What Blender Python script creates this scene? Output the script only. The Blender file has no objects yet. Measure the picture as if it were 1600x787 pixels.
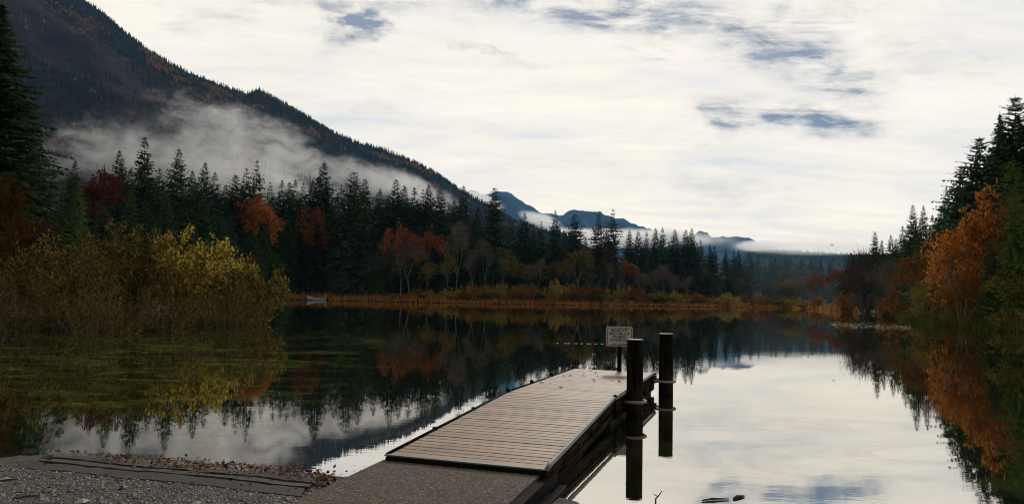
import bpy, math, random
import numpy as np
from mathutils import Matrix, Vector, noise as mnoise

S = bpy.context.scene
C = S.collection
R = math.radians
# ------------------------------------------------------------------ camera
F = 1100.0                      # focal length in pixels of the 1600 px wide photograph
CAM = Vector((0, 0, 2.0))
PITCH, ROLL = math.atan(71.5 / F), R(1.1)
cam = bpy.data.objects.new('camera', bpy.data.cameras.new('camera'))
C.objects.link(cam)
cam.data.sensor_width = 36
cam.data.lens = F * 36 / 1600
cam.data.clip_start, cam.data.clip_end = 0.1, 30000
ROT = Matrix.Rotation(R(90) + PITCH, 3, 'X') @ Matrix.Rotation(ROLL, 3, 'Z')
cam.matrix_world = Matrix.Translation(CAM) @ ROT.to_4x4()
S.camera = cam


def ray(px, py):
    return ROT @ Vector(((px - 800) / F, -(py - 393.5) / F, -1))


def at(px, py, Y):               # the point of that line of sight Y metres away
    d = ray(px, py)
    return CAM + d * (Y / d.y)


def flat(px, py, z=0.0):         # the point of that line of sight at height z
    d = ray(px, py)
    return CAM + d * ((z - CAM.z) / d.z)


def tang(px, py):                # direction as (x/y, z/y)
    d = ray(px, py)
    return d.x / d.y, d.z / d.y


def hz(px):                      # image row of the horizon
    lo, hi = 300, 700
    for _ in range(30):
        m = (lo + hi) / 2
        if ray(px, m).z > 0: lo = m
        else: hi = m
    return lo


# ------------------------------------------------------------------ node helpers
class N:
    def __init__(s, tree):
        s.t = tree; s.n = tree.nodes; s.l = tree.links

    def new(s, typ, **kw):
        nd = s.n.new(typ)
        for k, v in kw.items():
            if k in nd.inputs.keys():
                s.put(nd.inputs[k], v)
            else:
                setattr(nd, k, v)
        return nd

    def put(s, sock, v):
        if hasattr(v, 'is_output'):
            s.l.new(v, sock)
        else:
            sock.default_value = v

    def m(s, op, a, b=0.0, c=0.0, clamp=False):
        nd = s.n.new('ShaderNodeMath'); nd.operation = op; nd.use_clamp = clamp
        s.put(nd.inputs[0], a); s.put(nd.inputs[1], b); s.put(nd.inputs[2], c)
        return nd.outputs[0]

    def vm(s, op, a, b=(0, 0, 0)):
        nd = s.n.new('ShaderNodeVectorMath'); nd.operation = op
        s.put(nd.inputs[0], a); s.put(nd.inputs[1], b)
        return nd.outputs['Value'] if op in ('DOT_PRODUCT', 'LENGTH') else nd.outputs[0]

    def mix(s, f, a, b):
        nd = s.n.new('ShaderNodeMix'); nd.data_type = 'RGBA'
        s.put(nd.inputs[0], f)
        for i, v in ((6, a), (7, b)):
            s.put(nd.inputs[i], v if hasattr(v, 'is_output') else (*v[:3], 1))
        return nd.outputs[2]

    def noise(s, vec, scale, detail=4, rough=0.55, dist=0.0, out='Fac'):
        nd = s.n.new('ShaderNodeTexNoise')
        s.put(nd.inputs['Vector'], vec)
        nd.inputs['Scale'].default_value = scale; nd.inputs['Detail'].default_value = detail
        nd.inputs['Roughness'].default_value = rough; nd.inputs['Distortion'].default_value = dist
        return nd.outputs[out]

    def map(s, vec, scale=(1, 1, 1), loc=(0, 0, 0), rot=(0, 0, 0)):
        nd = s.n.new('ShaderNodeMapping')
        s.put(nd.inputs[0], vec); nd.inputs['Scale'].default_value = scale
        nd.inputs['Location'].default_value = loc; nd.inputs['Rotation'].default_value = rot
        return nd.outputs[0]

    def step(s, v, a, b):        # smooth 0..1 between a and b
        nd = s.n.new('ShaderNodeMapRange'); nd.interpolation_type = 'SMOOTHSTEP'
        s.put(nd.inputs[0], v); nd.inputs[1].default_value = a; nd.inputs[2].default_value = b
        return nd.outputs[0]

    def ramp(s, v, stops):
        nd = s.n.new('ShaderNodeValToRGB'); s.put(nd.inputs[0], v)
        e = nd.color_ramp.elements
        while len(e) < len(stops): e.new(0.5)
        for k, (p, c) in zip(e, stops):
            k.position = p; k.color = (*c, 1)
        return nd.outputs[0]

    def pos(s):
        return s.n.new('ShaderNodeNewGeometry').outputs['Position']

    def obj(s):
        return s.n.new('ShaderNodeTexCoord').outputs['Object']

    def island(s):
        return s.n.new('ShaderNodeNewGeometry').outputs['Random Per Island']

    def rnd(s):
        return s.n.new('ShaderNodeObjectInfo').outputs['Random']

    def bump(s, h, strength=0.3, dist=0.02):
        nd = s.n.new('ShaderNodeBump'); s.put(nd.inputs['Height'], h)
        nd.inputs['Strength'].default_value = strength; nd.inputs['Distance'].default_value = dist
        return nd.outputs[0]


# ------------------------------------------------------------------ world, sun
SUN_EL, SUN_AZ = R(32), R(12)          # azimuth clockwise from +Y
sund = Vector((math.sin(SUN_AZ) * math.cos(SUN_EL), math.cos(SUN_AZ) * math.cos(SUN_EL), math.sin(SUN_EL)))
W = bpy.data.worlds.new('World'); S.world = W; W.use_nodes = True
w = N(W.node_tree); w.n.clear()
gen = w.n.new('ShaderNodeTexCoord').outputs['Generated']
sky = w.new('ShaderNodeTexSky', sky_type='NISHITA', sun_disc=False, sun_elevation=SUN_EL, sun_rotation=SUN_AZ)
sep = w.new('ShaderNodeSeparateXYZ'); w.put(sep.inputs[0], gen)
dx, dy, dz = sep.outputs
yy = w.m('MAXIMUM', dy, 0.08)
ta, tb = w.m('DIVIDE', dx, yy), w.m('DIVIDE', dz, yy)
zz = w.m('ADD', w.m('MAXIMUM', dz, 0.0), 0.16)
cl = w.new('ShaderNodeCombineXYZ')
w.put(cl.inputs[0], w.m('DIVIDE', dx, zz)); w.put(cl.inputs[1], w.m('DIVIDE', dy, zz))
clv = cl.outputs[0]
n1 = w.noise(w.map(clv, (0.55, 0.9, 1), (3.1, 1.7, 0), (0, 0, 0.25)), 1.5, 9, 0.55, 0.5)      # layer of stratus
n2 = w.noise(w.map(clv, (0.45, 1.5, 1), (7.7, 0.4, 0), (0, 0, -0.15)), 2.6, 9, 0.6, 0.8)      # streaks
tv = w.new('ShaderNodeCombineXYZ'); w.put(tv.inputs[0], ta); w.put(tv.inputs[1], tb)
n3 = w.noise(w.map(tv.outputs[0], (1, 2.6, 1)), 11, 10, 0.66, 0.5)
n5 = w.noise(w.map(tv.outputs[0], (0.6, 4.5, 1), (2.2, 5.1, 0), (0, 0, -0.12)), 9, 9, 0.6, 0.7)
wrp = w.new('ShaderNodeTexNoise', Scale=6.0, Detail=8.0, Roughness=0.62); w.put(wrp.inputs['Vector'], w.map(tv.outputs[0], (1, 1.8, 1)))
wsp = w.new('ShaderNodeSeparateColor'); w.put(wsp.inputs[0], wrp.outputs['Color'])
wa, wb = w.m('MULTIPLY_ADD', w.m('SUBTRACT', wsp.outputs[0], 0.5), 0.30, ta), w.m('MULTIPLY_ADD', w.m('SUBTRACT', wsp.outputs[1], 0.5), 0.10, tb)                              # ragged cloud edges


def patch(px, py, wx, wy, rot, thr, gain):      # a cloud or a gap in the deck, in one direction of the sky
    a0, b0 = tang(px, py)
    a, b = w.m('SUBTRACT', wa, a0), w.m('SUBTRACT', wb, b0)
    c_, s_ = math.cos(rot), math.sin(rot)
    u = w.m('DIVIDE', w.m('ADD', w.m('MULTIPLY', a, c_), w.m('MULTIPLY', b, s_)), wx / F)
    v = w.m('DIVIDE', w.m('SUBTRACT', w.m('MULTIPLY', b, c_), w.m('MULTIPLY', a, s_)), wy / F)
    r2 = w.m('ADD', w.m('MULTIPLY', u, u), w.m('MULTIPLY', v, v))
    g = w.m('POWER', 2.718, w.m('MULTIPLY', r2, -1.0))
    e = w.m('MULTIPLY', g, w.m('MULTIPLY_ADD', w.m('SUBTRACT', n3, 0.5), 4.2, w.m('MULTIPLY_ADD', w.m('SUBTRACT', n5, 0.5), 4.0, 1.0)))
    return w.m('MULTIPLY', w.step(e, thr - 0.30, thr + 1.9), min(1.4, gain * 1.7))


pats = [(940, 20, 240, 36, -0.03, 0.12, 0.95), (850, 22, 120, 9, -0.12, 0.2, 0.6), (1240, 92, 150, 56, -0.45, 0.14, 0.85), (1275, 30, 150, 34, 0.1, 0.25, 0.55),
        (1255, 183, 115, 32, -0.16, 0.12, 0.8), (1142, 187, 40, 26, 0.1, 0.12, 0.65), (556, 30, 36, 30, 0.9, 0.05, 1.0),
        (520, 2, 150, 18, 0.0, 0.25, 0.5), (330, 32, 110, 34, -0.2, 0.28, 0.30), (1130, 285, 210, 30, -0.1, 0.3, 0.22), (600, 170, 160, 30, -0.25, 0.3, 0.16),
        (985, 85, 70, 10, 0.0, 0.25, 0.5), (1460, 90, 150, 60, 0.1, 0.25, 0.22), (1030, 60, 130, 20, 0.1, 0.25, 0.3), (780, 90, 90, 8, -0.3, 0.2, 0.25),
        (980, -110, 700, 60, 0.0, 0.2, 0.5), (300, -160, 300, 80, 0.0, 0.2, 0.5)]
tot = None
for p in pats:
    q = patch(*p)
    tot = q if tot is None else w.m('MAXIMUM', tot, q)
base = w.ramp(w.m('ADD', w.m('MULTIPLY', n1, 0.45), w.m('ADD', w.m('MULTIPLY', n2, 0.30), w.m('MULTIPLY', n5, 0.25))),
              [(0.34, (0.62, 0.65, 0.69)), (0.43, (0.84, 0.81, 0.765)), (0.50, (0.96, 0.885, 0.775)), (0.58, (1.04, 0.96, 0.83))])
dark = w.mix(n2, (0.06, 0.11, 0.21), (0.36, 0.385, 0.43))
ga, gb = tang(1090, 230)
gu, gv = w.m('MULTIPLY', w.m('SUBTRACT', ta, ga), F / 430), w.m('MULTIPLY', w.m('SUBTRACT', tb, gb), F / 230)
warm = w.m('POWER', 2.718, w.m('MULTIPLY', w.m('ADD', w.m('MULTIPLY', gu, gu), w.m('MULTIPLY', gv, gv)), -1.0))
base = w.vm('MULTIPLY', base, w.mix(warm, (1, 1, 1), (1.03, 1.0, 0.96)))
cloud = w.mix(w.m('MINIMUM', tot, 1.0), base, dark)
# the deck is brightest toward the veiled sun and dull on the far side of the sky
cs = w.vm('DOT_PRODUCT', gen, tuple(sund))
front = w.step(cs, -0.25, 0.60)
lowband = w.m('SUBTRACT', 1.0, w.m('MULTIPLY', w.step(dz, 0.42, 0.80), 0.68))      # dimmer deck added overhead, out of view, to darken ground and trees
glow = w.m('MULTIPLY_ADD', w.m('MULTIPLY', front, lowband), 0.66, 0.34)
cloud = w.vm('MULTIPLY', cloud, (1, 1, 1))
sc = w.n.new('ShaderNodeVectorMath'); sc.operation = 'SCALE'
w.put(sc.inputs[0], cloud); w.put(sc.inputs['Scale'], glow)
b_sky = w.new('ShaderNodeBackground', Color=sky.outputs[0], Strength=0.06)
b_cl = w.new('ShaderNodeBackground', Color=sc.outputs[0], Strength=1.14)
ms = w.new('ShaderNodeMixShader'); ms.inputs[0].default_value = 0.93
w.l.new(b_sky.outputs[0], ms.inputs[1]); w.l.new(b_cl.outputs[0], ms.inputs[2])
wo = w.new('ShaderNodeOutputWorld'); w.l.new(ms.outputs[0], wo.inputs[0])

sun = bpy.data.objects.new('sun', bpy.data.lights.new('sun', 'SUN')); C.objects.link(sun)
sun.data.energy = 1.5; sun.data.angle = R(12); sun.data.color = (1, 0.95, 0.88)
sun.rotation_euler = (-sund).to_track_quat('-Z', 'Y').to_euler()

S.view_settings.view_transform = 'Standard'; S.view_settings.look = 'None'
S.view_settings.exposure = 0.0; S.view_settings.gamma = 1.0
cy = S.cycles
cy.use_denoising = True
try: cy.denoiser = 'OPENIMAGEDENOISE'
except Exception: pass
cy.max_bounces = 7; cy.diffuse_bounces = 2; cy.glossy_bounces = 3; cy.transmission_bounces = 3
cy.filter_width = 1.05
cy.volume_bounces = 2; cy.transparent_max_bounces = 8
cy.volume_step_rate = 0.6; cy.volume_max_steps = 128
cy.sample_clamp_indirect = 4


# ------------------------------------------------------------------ mesh helpers
def tag(o, label=None, cat=None, group=None, kind=None):
    if label: o['label'] = label
    if cat: o['category'] = cat
    if group: o['group'] = group
    if kind: o['kind'] = kind
    return o


def empty(name, loc, rz=0.0):
    o = bpy.data.objects.new(name, None); C.objects.link(o)
    o.location = loc; o.rotation_euler = (0, 0, rz); o.empty_display_size = 0.2
    return o


def link(name, me, parent=None, mats=()):
    o = bpy.data.objects.new(name, me); C.objects.link(o)
    if not me.materials:
        for m_ in (mats if isinstance(mats, (list, tuple)) else [mats]): me.materials.append(m_)
    if parent: o.parent = parent
    return o


def mesh(name, v, f, smooth=False, mi=None):
    me = bpy.data.meshes.new(name)
    me.from_pydata([tuple(p) for p in v], [], f)
    if smooth: me.polygons.foreach_set('use_smooth', [True] * len(me.polygons))
    if mi is not None: me.polygons.foreach_set('material_index', mi)
    me.update()
    return me


class MB:
    def __init__(s): s.v = []; s.f = []

    def add(s, v, f):
        b = len(s.v); s.v += [tuple(p) for p in v]; s.f += [tuple(i + b for i in q) for q in f]

    def box(s, x0, y0, z0, x1, y1, z1, bev=0.0, T=None):
        if bev <= 0:
            v = [(x, y, z) for z in (z0, z1) for y in (y0, y1) for x in (x0, x1)]
            f = [(0, 2, 3, 1), (4, 5, 7, 6), (0, 1, 5, 4), (2, 6, 7, 3), (0, 4, 6, 2), (1, 3, 7, 5)]
        else:
            b = bev
            rings = [(b, z0), (0, z0 + b), (0, z1 - b), (b, z1)]
            v = []
            for i, z in rings:
                v += [(x0 + i, y0 + i, z), (x1 - i, y0 + i, z), (x1 - i, y1 - i, z), (x0 + i, y1 - i, z)]
            f = [(3, 2, 1, 0), (12, 13, 14, 15)]
            for k in range(3):
                for j in range(4):
                    a, c = k * 4 + j, k * 4 + (j + 1) % 4
                    f.append((a, c, c + 4, a + 4))
        if T: v = [tuple(T @ Vector(p)) for p in v]
        s.add(v, f)

    def tube(s, pts, rad, n=6, cap=True):
        pts = [Vector(p) for p in pts]
        if not isinstance(rad, (list, tuple)): rad = [rad] * len(pts)
        v = []; f = []
        up = Vector((0.13, 0.21, 0.97))
        for i, p in enumerate(pts):
            d = (pts[min(i + 1, len(pts) - 1)] - pts[max(i - 1, 0)])
            d = d.normalized() if d.length > 1e-9 else Vector((0, 0, 1))
            a = d.cross(up)
            if a.length < 0.15: a = d.cross(Vector((1, 0, 0)))
            a.normalize(); b = a.cross(d)
            for k in range(n):
                t = 2 * math.pi * k / n
                v.append(p + (a * math.cos(t) + b * math.sin(t)) * rad[i])
        for i in range(len(pts) - 1):
            for k in range(n):
                k2 = (k + 1) % n
                f.append((i * n + k, i * n + k2, (i + 1) * n + k2, (i + 1) * n + k))
        if cap:
            f.append(tuple(range(n))[::-1]); e = (len(pts) - 1) * n; f.append(tuple(range(e, e + n)))
        s.add(v, f)

    def leaf(s, p, d, side, L, Wd):      # a pointed leaf or spray: two triangles joined as a quad
        p = Vector(p); m_ = p + d * (L * 0.45)
        s.add([p, m_ + side * Wd * 0.5, p + d * L, m_ - side * Wd * 0.5], [(0, 1, 2, 3)])

    def mesh(s, name, smooth=False): return mesh(name, s.v, s.f, smooth)

    def build(s, name, mat, parent=None, smooth=False):
        return link(name, s.mesh(name, smooth), parent, mat)


def rvec(rg):
    while True:
        v = Vector((rg.uniform(-1, 1), rg.uniform(-1, 1), rg.uniform(-1, 1)))
        if 0.05 < v.length < 1: return v.normalized()


# ------------------------------------------------------------------ materials
def mat(name):
    m_ = bpy.data.materials.new(name); m_.use_nodes = True
    n = N(m_.node_tree); n.n.clear()
    o = n.new('ShaderNodeOutputMaterial')
    return m_, n, o


def principled(n, o, col, rough=0.7, metal=0.0, spec=0.5, normal=None):
    p = n.new('ShaderNodeBsdfPrincipled')
    n.put(p.inputs['Base Color'], col if hasattr(col, 'is_output') else (*col, 1))
    n.put(p.inputs['Roughness'], rough); p.inputs['Metallic'].default_value = metal
    p.inputs['Specular IOR Level'].default_value = spec
    if normal is not None: n.put(p.inputs['Normal'], normal)
    n.l.new(p.outputs[0], o.inputs[0])
    return p


def foliage(name, stops, trans=0.22, tree_var=0.35, nscale=0.25, gl=0.0):
    m_, n, o = mat(name)
    v = n.m('ADD', n.m('MULTIPLY', n.island(), 0.62), n.m('MULTIPLY', n.m('SUBTRACT', n.noise(n.obj(), nscale, 3), 0.22), 0.42))
    v = n.m('ADD', v, n.m('MULTIPLY', n.rnd(), tree_var * 0.6))
    col = n.ramp(v, stops)
    d = n.new('ShaderNodeBsdfDiffuse'); n.put(d.inputs[0], col)
    t = n.new('ShaderNodeBsdfTranslucent'); n.put(t.inputs[0], col)
    x = n.new('ShaderNodeMixShader'); x.inputs[0].default_value = trans
    n.l.new(d.outputs[0], x.inputs[1]); n.l.new(t.outputs[0], x.inputs[2])
    n.l.new(x.outputs[0], o.inputs[0])
    return m_


M = {}
M['fir'] = foliage('fir_needles', [(0.15, (0.0078, 0.0169, 0.0104)), (0.5, (0.0286, 0.0624, 0.0286)), (0.95, (0.0910, 0.1495, 0.0546))])
M['cedar'] = foliage('cedar_sprays', [(0.15, (0.0135, 0.0270, 0.0081)), (0.5, (0.0567, 0.1080, 0.0243)), (0.95, (0.1553, 0.2228, 0.0486))])
M['rust'] = foliage('rust_leaves', [(0.15, (0.0729, 0.0227, 0.0097)), (0.5, (0.2592, 0.0810, 0.0227)), (0.95, (0.5184, 0.1863, 0.0421))], 0.3)
M['maroon'] = foliage('maroon_leaves', [(0.15, (0.035, 0.010, 0.008)), (0.5, (0.085, 0.020, 0.012)), (0.9, (0.13, 0.035, 0.016))], 0.3)
M['orange'] = foliage('orange_leaves', [(0.15, (0.0875, 0.0298, 0.0088)), (0.5, (0.3850, 0.1365, 0.0245)), (0.95, (0.8000, 0.3325, 0.0595))], 0.3)
M['brown'] = foliage('brown_leaves', [(0.15, (0.0750, 0.0330, 0.0120)), (0.5, (0.1950, 0.0826, 0.0210)), (0.9, (0.3000, 0.1424, 0.0300))], 0.3)
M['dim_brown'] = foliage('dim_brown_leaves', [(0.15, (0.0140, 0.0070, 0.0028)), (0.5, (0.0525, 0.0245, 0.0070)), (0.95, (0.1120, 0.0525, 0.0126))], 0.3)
M['olive'] = foliage('olive_leaves', [(0.15, (0.0540, 0.0432, 0.0108)), (0.5, (0.1755, 0.1418, 0.0270)), (0.95, (0.3375, 0.2700, 0.0607))], 0.3)
M['willow'] = foliage('willow_leaves', [(0.2, (0.0117, 0.0097, 0.0029)), (0.55, (0.0780, 0.0605, 0.0117)), (1.0, (0.2925, 0.2194, 0.0488))], 0.3, 0.35, 0.8)
M['willow_bright'] = foliage('willow_yellow_leaves', [(0.15, (0.0413, 0.0316, 0.0055)), (0.5, (0.2200, 0.1623, 0.0248)), (0.95, (0.6875, 0.5363, 0.1237))], 0.32, 0.35, 0.8)
M['sedge'] = foliage('sedge_blades', [(0.1, (0.1150, 0.0517, 0.0138)), (0.5, (0.3680, 0.1552, 0.0322)), (0.85, (0.5520, 0.3105, 0.0690)), (1.0, (0.5750, 0.5060, 0.1380))], 0.25, 0.0, 0.05)
M['reed'] = foliage('reed_blades', [(0.15, (0.045, 0.050, 0.010)), (0.5, (0.09, 0.105, 0.020)), (0.9, (0.16, 0.16, 0.035))], 0.25, 0.0, 0.2)
M['deadgrass'] = foliage('dead_grass', [(0.15, (0.02, 0.014, 0.006)), (0.9, (0.06, 0.042, 0.014))], 0.1)
M['shrub_olive'] = foliage('shrub_olive_leaves', [(0.15, (0.1216, 0.0892, 0.0162)), (0.5, (0.2592, 0.1864, 0.0324)), (0.9, (0.4050, 0.3078, 0.0568))], 0.25)
M['shrub_brown'] = foliage('shrub_brown_leaves', [(0.15, (0.1020, 0.0480, 0.0120)), (0.5, (0.2160, 0.1020, 0.0216)), (0.9, (0.3120, 0.1680, 0.0360))], 0.25)
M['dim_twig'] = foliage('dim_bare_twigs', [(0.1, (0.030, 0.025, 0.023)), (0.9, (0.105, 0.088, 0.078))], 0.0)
M['twig'] = foliage('bare_twigs', [(0.1, (0.05, 0.041, 0.034)), (0.9, (0.20, 0.168, 0.135))], 0.0)


def bark(name, a, b, sc=2.0):
    m_, n, o = mat(name)
    f = n.noise(n.map(n.obj(), (6, 6, 1)), sc, 5)
    principled(n, o, n.mix(f, a, b), 0.9, 0, 0.2, n.bump(f, 0.5, 0.05))
    return m_


M['bark'] = bark('fir_bark', (0.018, 0.014, 0.011), (0.07, 0.055, 0.045))
M['grey_stem'] = bark('grey_stem', (0.05, 0.042, 0.03), (0.20, 0.17, 0.12))
M['birch'] = bark('pale_bark', (0.10, 0.095, 0.085), (0.38, 0.36, 0.32), 1.2)

# ------------------------------------------------------------------ ground, water
LAKE = [flat(0, 716), flat(115, 711.5), flat(265, 723), flat(477, 740), flat(540, 750), flat(860, 770)]
LAKE = [(p.x, p.y) for p in LAKE]
LAKE += [(2.2, 5.2), (4.0, 3.4), (9, 2.0), (20, 3), (36, 12), (46, 30)]
for p in ((1640, 524), (1600, 519), (1500, 511), (1425, 502), (1395, 494), (1330, 488.3), (1280, 483.5), (1230, 480.6),
          (1150, 479.8), (1050, 478.8), (900, 476.6), (800, 475), (700, 473.3), (620, 471.6), (560, 470.2), (480, 468.6), (440, 468)):
    q = flat(*p); LAKE.append((q.x, q.y))
for p in ((432, 481), (405, 492), (300, 505), (200, 509), (100, 512), (0, 516)):
    q = flat(*p); LAKE.append((q.x, q.y))
LAKE += [(-26, 24), (-24, 12), (-14, 9.0)]
LA = np.array(LAKE)


def lake_sd(X, Y):               # signed distance to the shoreline, positive on land
    P = np.stack([X, Y], -1)
    best = np.full(X.shape, 1e9); inside = np.zeros(X.shape, bool)
    for i in range(len(LA)):
        a, b = LA[i], LA[(i + 1) % len(LA)]
        ab = b - a
        t = np.clip(((P - a) @ ab) / (ab @ ab), 0, 1)
        dd = P - a - t[..., None] * ab
        best = np.minimum(best, np.hypot(dd[..., 0], dd[..., 1]))
        c_ = ((a[1] > P[..., 1]) != (b[1] > P[..., 1]))
        with np.errstate(divide='ignore', invalid='ignore'):
            xx = (b[0] - a[0]) * (P[..., 1] - a[1]) / (b[1] - a[1] + 1e-12) + a[0]
        inside ^= c_ & (P[..., 0] < xx)
    return np.where(inside, -best, best)


def ground_h(X, Y):
    sd = lake_sd(X, Y)
    near = np.clip((14 - Y) / 6, 0, 1) * (np.abs(X) < 30)
    hn = np.clip(sd * 0.075, -1.6, 0.42) - 0.05
    hf = np.where(sd > 0, 0.12 + np.minimum(sd * 0.12, 1.0) + np.clip((sd - 15) * 0.02, 0, 10), np.maximum(sd * 0.35, -2.5))
    return near * hn + (1 - near) * hf


def gh(x, y):
    return float(ground_h(np.array([float(x)]), np.array([float(y)]))[0])


def axis(lo, hi, n, c, k):
    t = np.linspace(-1, 1, n); s = np.sinh(t * k) / np.sinh(k)
    return np.where(s < 0, c + s * (c - lo), c + s * (hi - c))


def grid_mesh(name, X, Y, Z, smooth=True):
    r, c_ = X.shape
    v = np.stack([X, Y, Z], -1).reshape(-1, 3)
    i = np.arange(r * c_).reshape(r, c_)
    f = np.stack([i[:-1, :-1], i[:-1, 1:], i[1:, 1:], i[1:, :-1]], -1).reshape(-1, 4)
    return mesh(name, v.tolist(), f.tolist(), smooth)


gx = axis(-6000, 6000, 190, 0, 7.2); gy = np.concatenate([np.linspace(-60, 60, 90), 60 + np.expm1(np.linspace(0.02, 6.9, 170)) * 6])
GX, GY = np.meshgrid(gx, gy)
GZ = ground_h(GX, GY)
m_, n, o = mat('forest_floor')
f1 = n.noise(n.pos(), 0.35, 6)
principled(n, o, n.ramp(f1, [(0.3, (0.012, 0.010, 0.005)), (0.55, (0.030, 0.020, 0.009)), (0.75, (0.042, 0.032, 0.012))]), 0.95, 0, 0.1,
           n.bump(n.noise(n.pos(), 3, 5), 0.6, 0.2))
M['floor'] = m_
tag(link('ground', grid_mesh('ground', GX, GY, GZ), None, m_), kind='structure')

# water: a still, dark lake with slight ripples and thin green scum drifting at the left and near the dock
m_, n, o = mat('lake_water')
ps = n.pos()
sp = n.new('ShaderNodeSeparateXYZ'); n.put(sp.inputs[0], ps)
rip = n.m('ADD', n.m('MULTIPLY', n.noise(n.map(ps, (1, 2.2, 1)), 1.1, 4, 0.5), 0.6), n.m('MULTIPLY', n.noise(n.map(ps, (1, 3.0, 1), (9, 2, 0)), 4.5, 3), 0.12))
rough_zone = n.step(n.noise(n.map(ps, (0.4, 2.0, 1)), 0.10, 4), 0.42, 0.66)
nrm = n.bump(n.m('MULTIPLY', rip, n.m('ADD', 0.30, n.m('MULTIPLY', rough_zone, 0.6))), 0.030, 0.06)
gl = n.new('ShaderNodeBsdfGlossy', Color=(1.0, 0.975, 0.92, 1), Roughness=0.012); n.l.new(nrm, gl.inputs['Normal'])
# drifting scum
st = n.noise(n.map(ps, (0.22, 0.42, 1), (1.3, 4.2, 0), (0, 0, 0.22)), 1.0, 8, 0.66, 2.2)
fine = n.noise(n.map(ps, (1.2, 2.2, 1)), 2.2, 7, 0.72, 1.0)
zone = n.m('MULTIPLY', n.step(n.m('MULTIPLY', sp.outputs[0], -1.0), 1.5, 6.5), n.m('MULTIPLY', n.step(sp.outputs[1], 8.8, 12.5), n.m('SUBTRACT', 1.0, n.step(sp.outputs[1], 24, 44))))
scum = n.m('MULTIPLY', zone, n.m('MULTIPLY', n.step(st, 0.45, 0.66), n.m('ADD', 0.10, n.m('MULTIPLY', n.step(fine, 0.42, 0.62), 0.7))))
zr = n.m('MULTIPLY', n.step(sp.outputs[0], 1.0, 3.0), n.m('SUBTRACT', 1.0, n.step(sp.outputs[1], 9.5, 16)))
scum2 = n.m('MULTIPLY', zr, n.m('MULTIPLY', n.step(st, 0.42, 0.7), 0.22))
body = n.new('ShaderNodeBsdfDiffuse', Color=(0.010, 0.011, 0.007, 1))
green = n.new('ShaderNodeBsdfDiffuse'); n.put(green.inputs[0], n.mix(fine, (0.030, 0.045, 0.009), (0.12, 0.145, 0.026)))
fr = n.new('ShaderNodeFresnel', IOR=2.6); n.l.new(nrm, fr.inputs['Normal'])
mx = n.new('ShaderNodeMixShader'); n.put(mx.inputs[0], n.m('MINIMUM', n.m('MULTIPLY_ADD', fr.outputs[0], 0.44, 0.56), 1.0))
n.l.new(body.outputs[0], mx.inputs[1]); n.l.new(gl.outputs[0], mx.inputs[2])
m2 = n.new('ShaderNodeMixShader'); n.put(m2.inputs[0], n.m('MAXIMUM', scum, scum2))
n.l.new(mx.outputs[0], m2.inputs[1]); n.l.new(green.outputs[0], m2.inputs[2])
n.l.new(m2.outputs[0], o.inputs[0])
M['water'] = m_
tag(link('lake_water', mesh('lake_water', [(-230, -3, 0), (230, -3, 0), (230, 420, 0), (-230, 420, 0)], [(0, 1, 2, 3)]), None, m_), kind='structure')

# ------------------------------------------------------------------ mountains
def interp(pts, x):
    return float(np.interp(x, [p[0] for p in pts], [p[1] for p in pts]))


def fb(x, y, z=0.0, o=4):
    return mnoise.fractal(Vector((x, y, z)), 1.0, 2.0, o)


def mountain(name, ridge, px0, px1, n, Yr, Yf, rows, rough, mt, foot=5.0, power=1.0, jag=0.0):
    v = []; f = []
    cols = np.linspace(px0, px1, n)
    for px in cols:
        r = at(px, interp(ridge, px) + jag * fb(px / 14.0, 1.7, Yr, 5), Yr)
        ax = r.x / r.y
        v.append((ax * (Yr + 500), Yr + 500, r.z * 0.6))
        for j in range(rows + 1):
            t = j / rows
            Y = Yr + (Yf - Yr) * t
            x = ax * Y
            z = foot + (r.z - foot) * (1 - t) ** power
            k = min(1, t * 5)
            z += rough * k * (1 - t * 0.7) * (fb(x / 260, Y / 260, 3.3) + 0.4 * fb(x / 70, Y / 70, 1.3))
            v.append((x, Y, z))
        v.append((ax * (Yf - 60), Yf - 60, -8))
    m2_ = rows + 3
    for i in range(n - 1):
        for j in range(m2_ - 1):
            a = i * m2_ + j
            f.append((a, a + 1, a + m2_ + 1, a + m2_))
    return tag(link(name, mesh(name, v, f, True), None, mt), kind='structure')


RIDGE = [(-700, -520), (-200, -270), (0, -118), (60, -62), (130, 0), (165, 25), (200, 55), (235, 82), (270, 102), (300, 117), (340, 132),
         (385, 148), (405, 141), (430, 155), (480, 183), (520, 208), (560, 225), (600, 235), (630, 247), (650, 256), (680, 272),
         (700, 287), (720, 301), (760, 322), (800, 345), (850, 368), (950, 410), (1050, 450), (1150, 480)]
PEAKS = [(560, 345), (690, 318), (720, 302), (738, 296), (752, 304), (768, 303), (781, 297), (790, 299), (797, 303), (808, 309), (818, 315), (830, 322), (848, 333),
         (866, 337), (880, 335), (889, 329), (898, 327), (905, 330), (914, 329), (922, 332), (931, 333), (944, 332), (953, 337), (962, 341), (972, 341), (984, 347), (995, 351),
         (1010, 357), (1040, 366), (1070, 371), (1088, 366), (1096, 363), (1105, 365), (1113, 370), (1122, 371), (1131, 369.5), (1140, 370.5), (1150, 369),
         (1160, 371.5), (1170, 372), (1180, 377), (1192, 386), (1210, 396), (1260, 408), (1320, 420), (1500, 440)]
HILL = [(1000, 455), (1100, 425), (1150, 403), (1172, 394), (1196, 389), (1225, 391), (1243, 393), (1263, 394), (1294, 396), (1324, 397), (1400, 398),
        (1500, 396), (1700, 380), (1900, 370)]
m_, n, o = mat('mountain_slope')
pn = n.pos()
f1 = n.noise(pn, 0.006, 6, 0.6)
f2 = n.noise(pn, 0.03, 5, 0.6)
MR = 55
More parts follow.
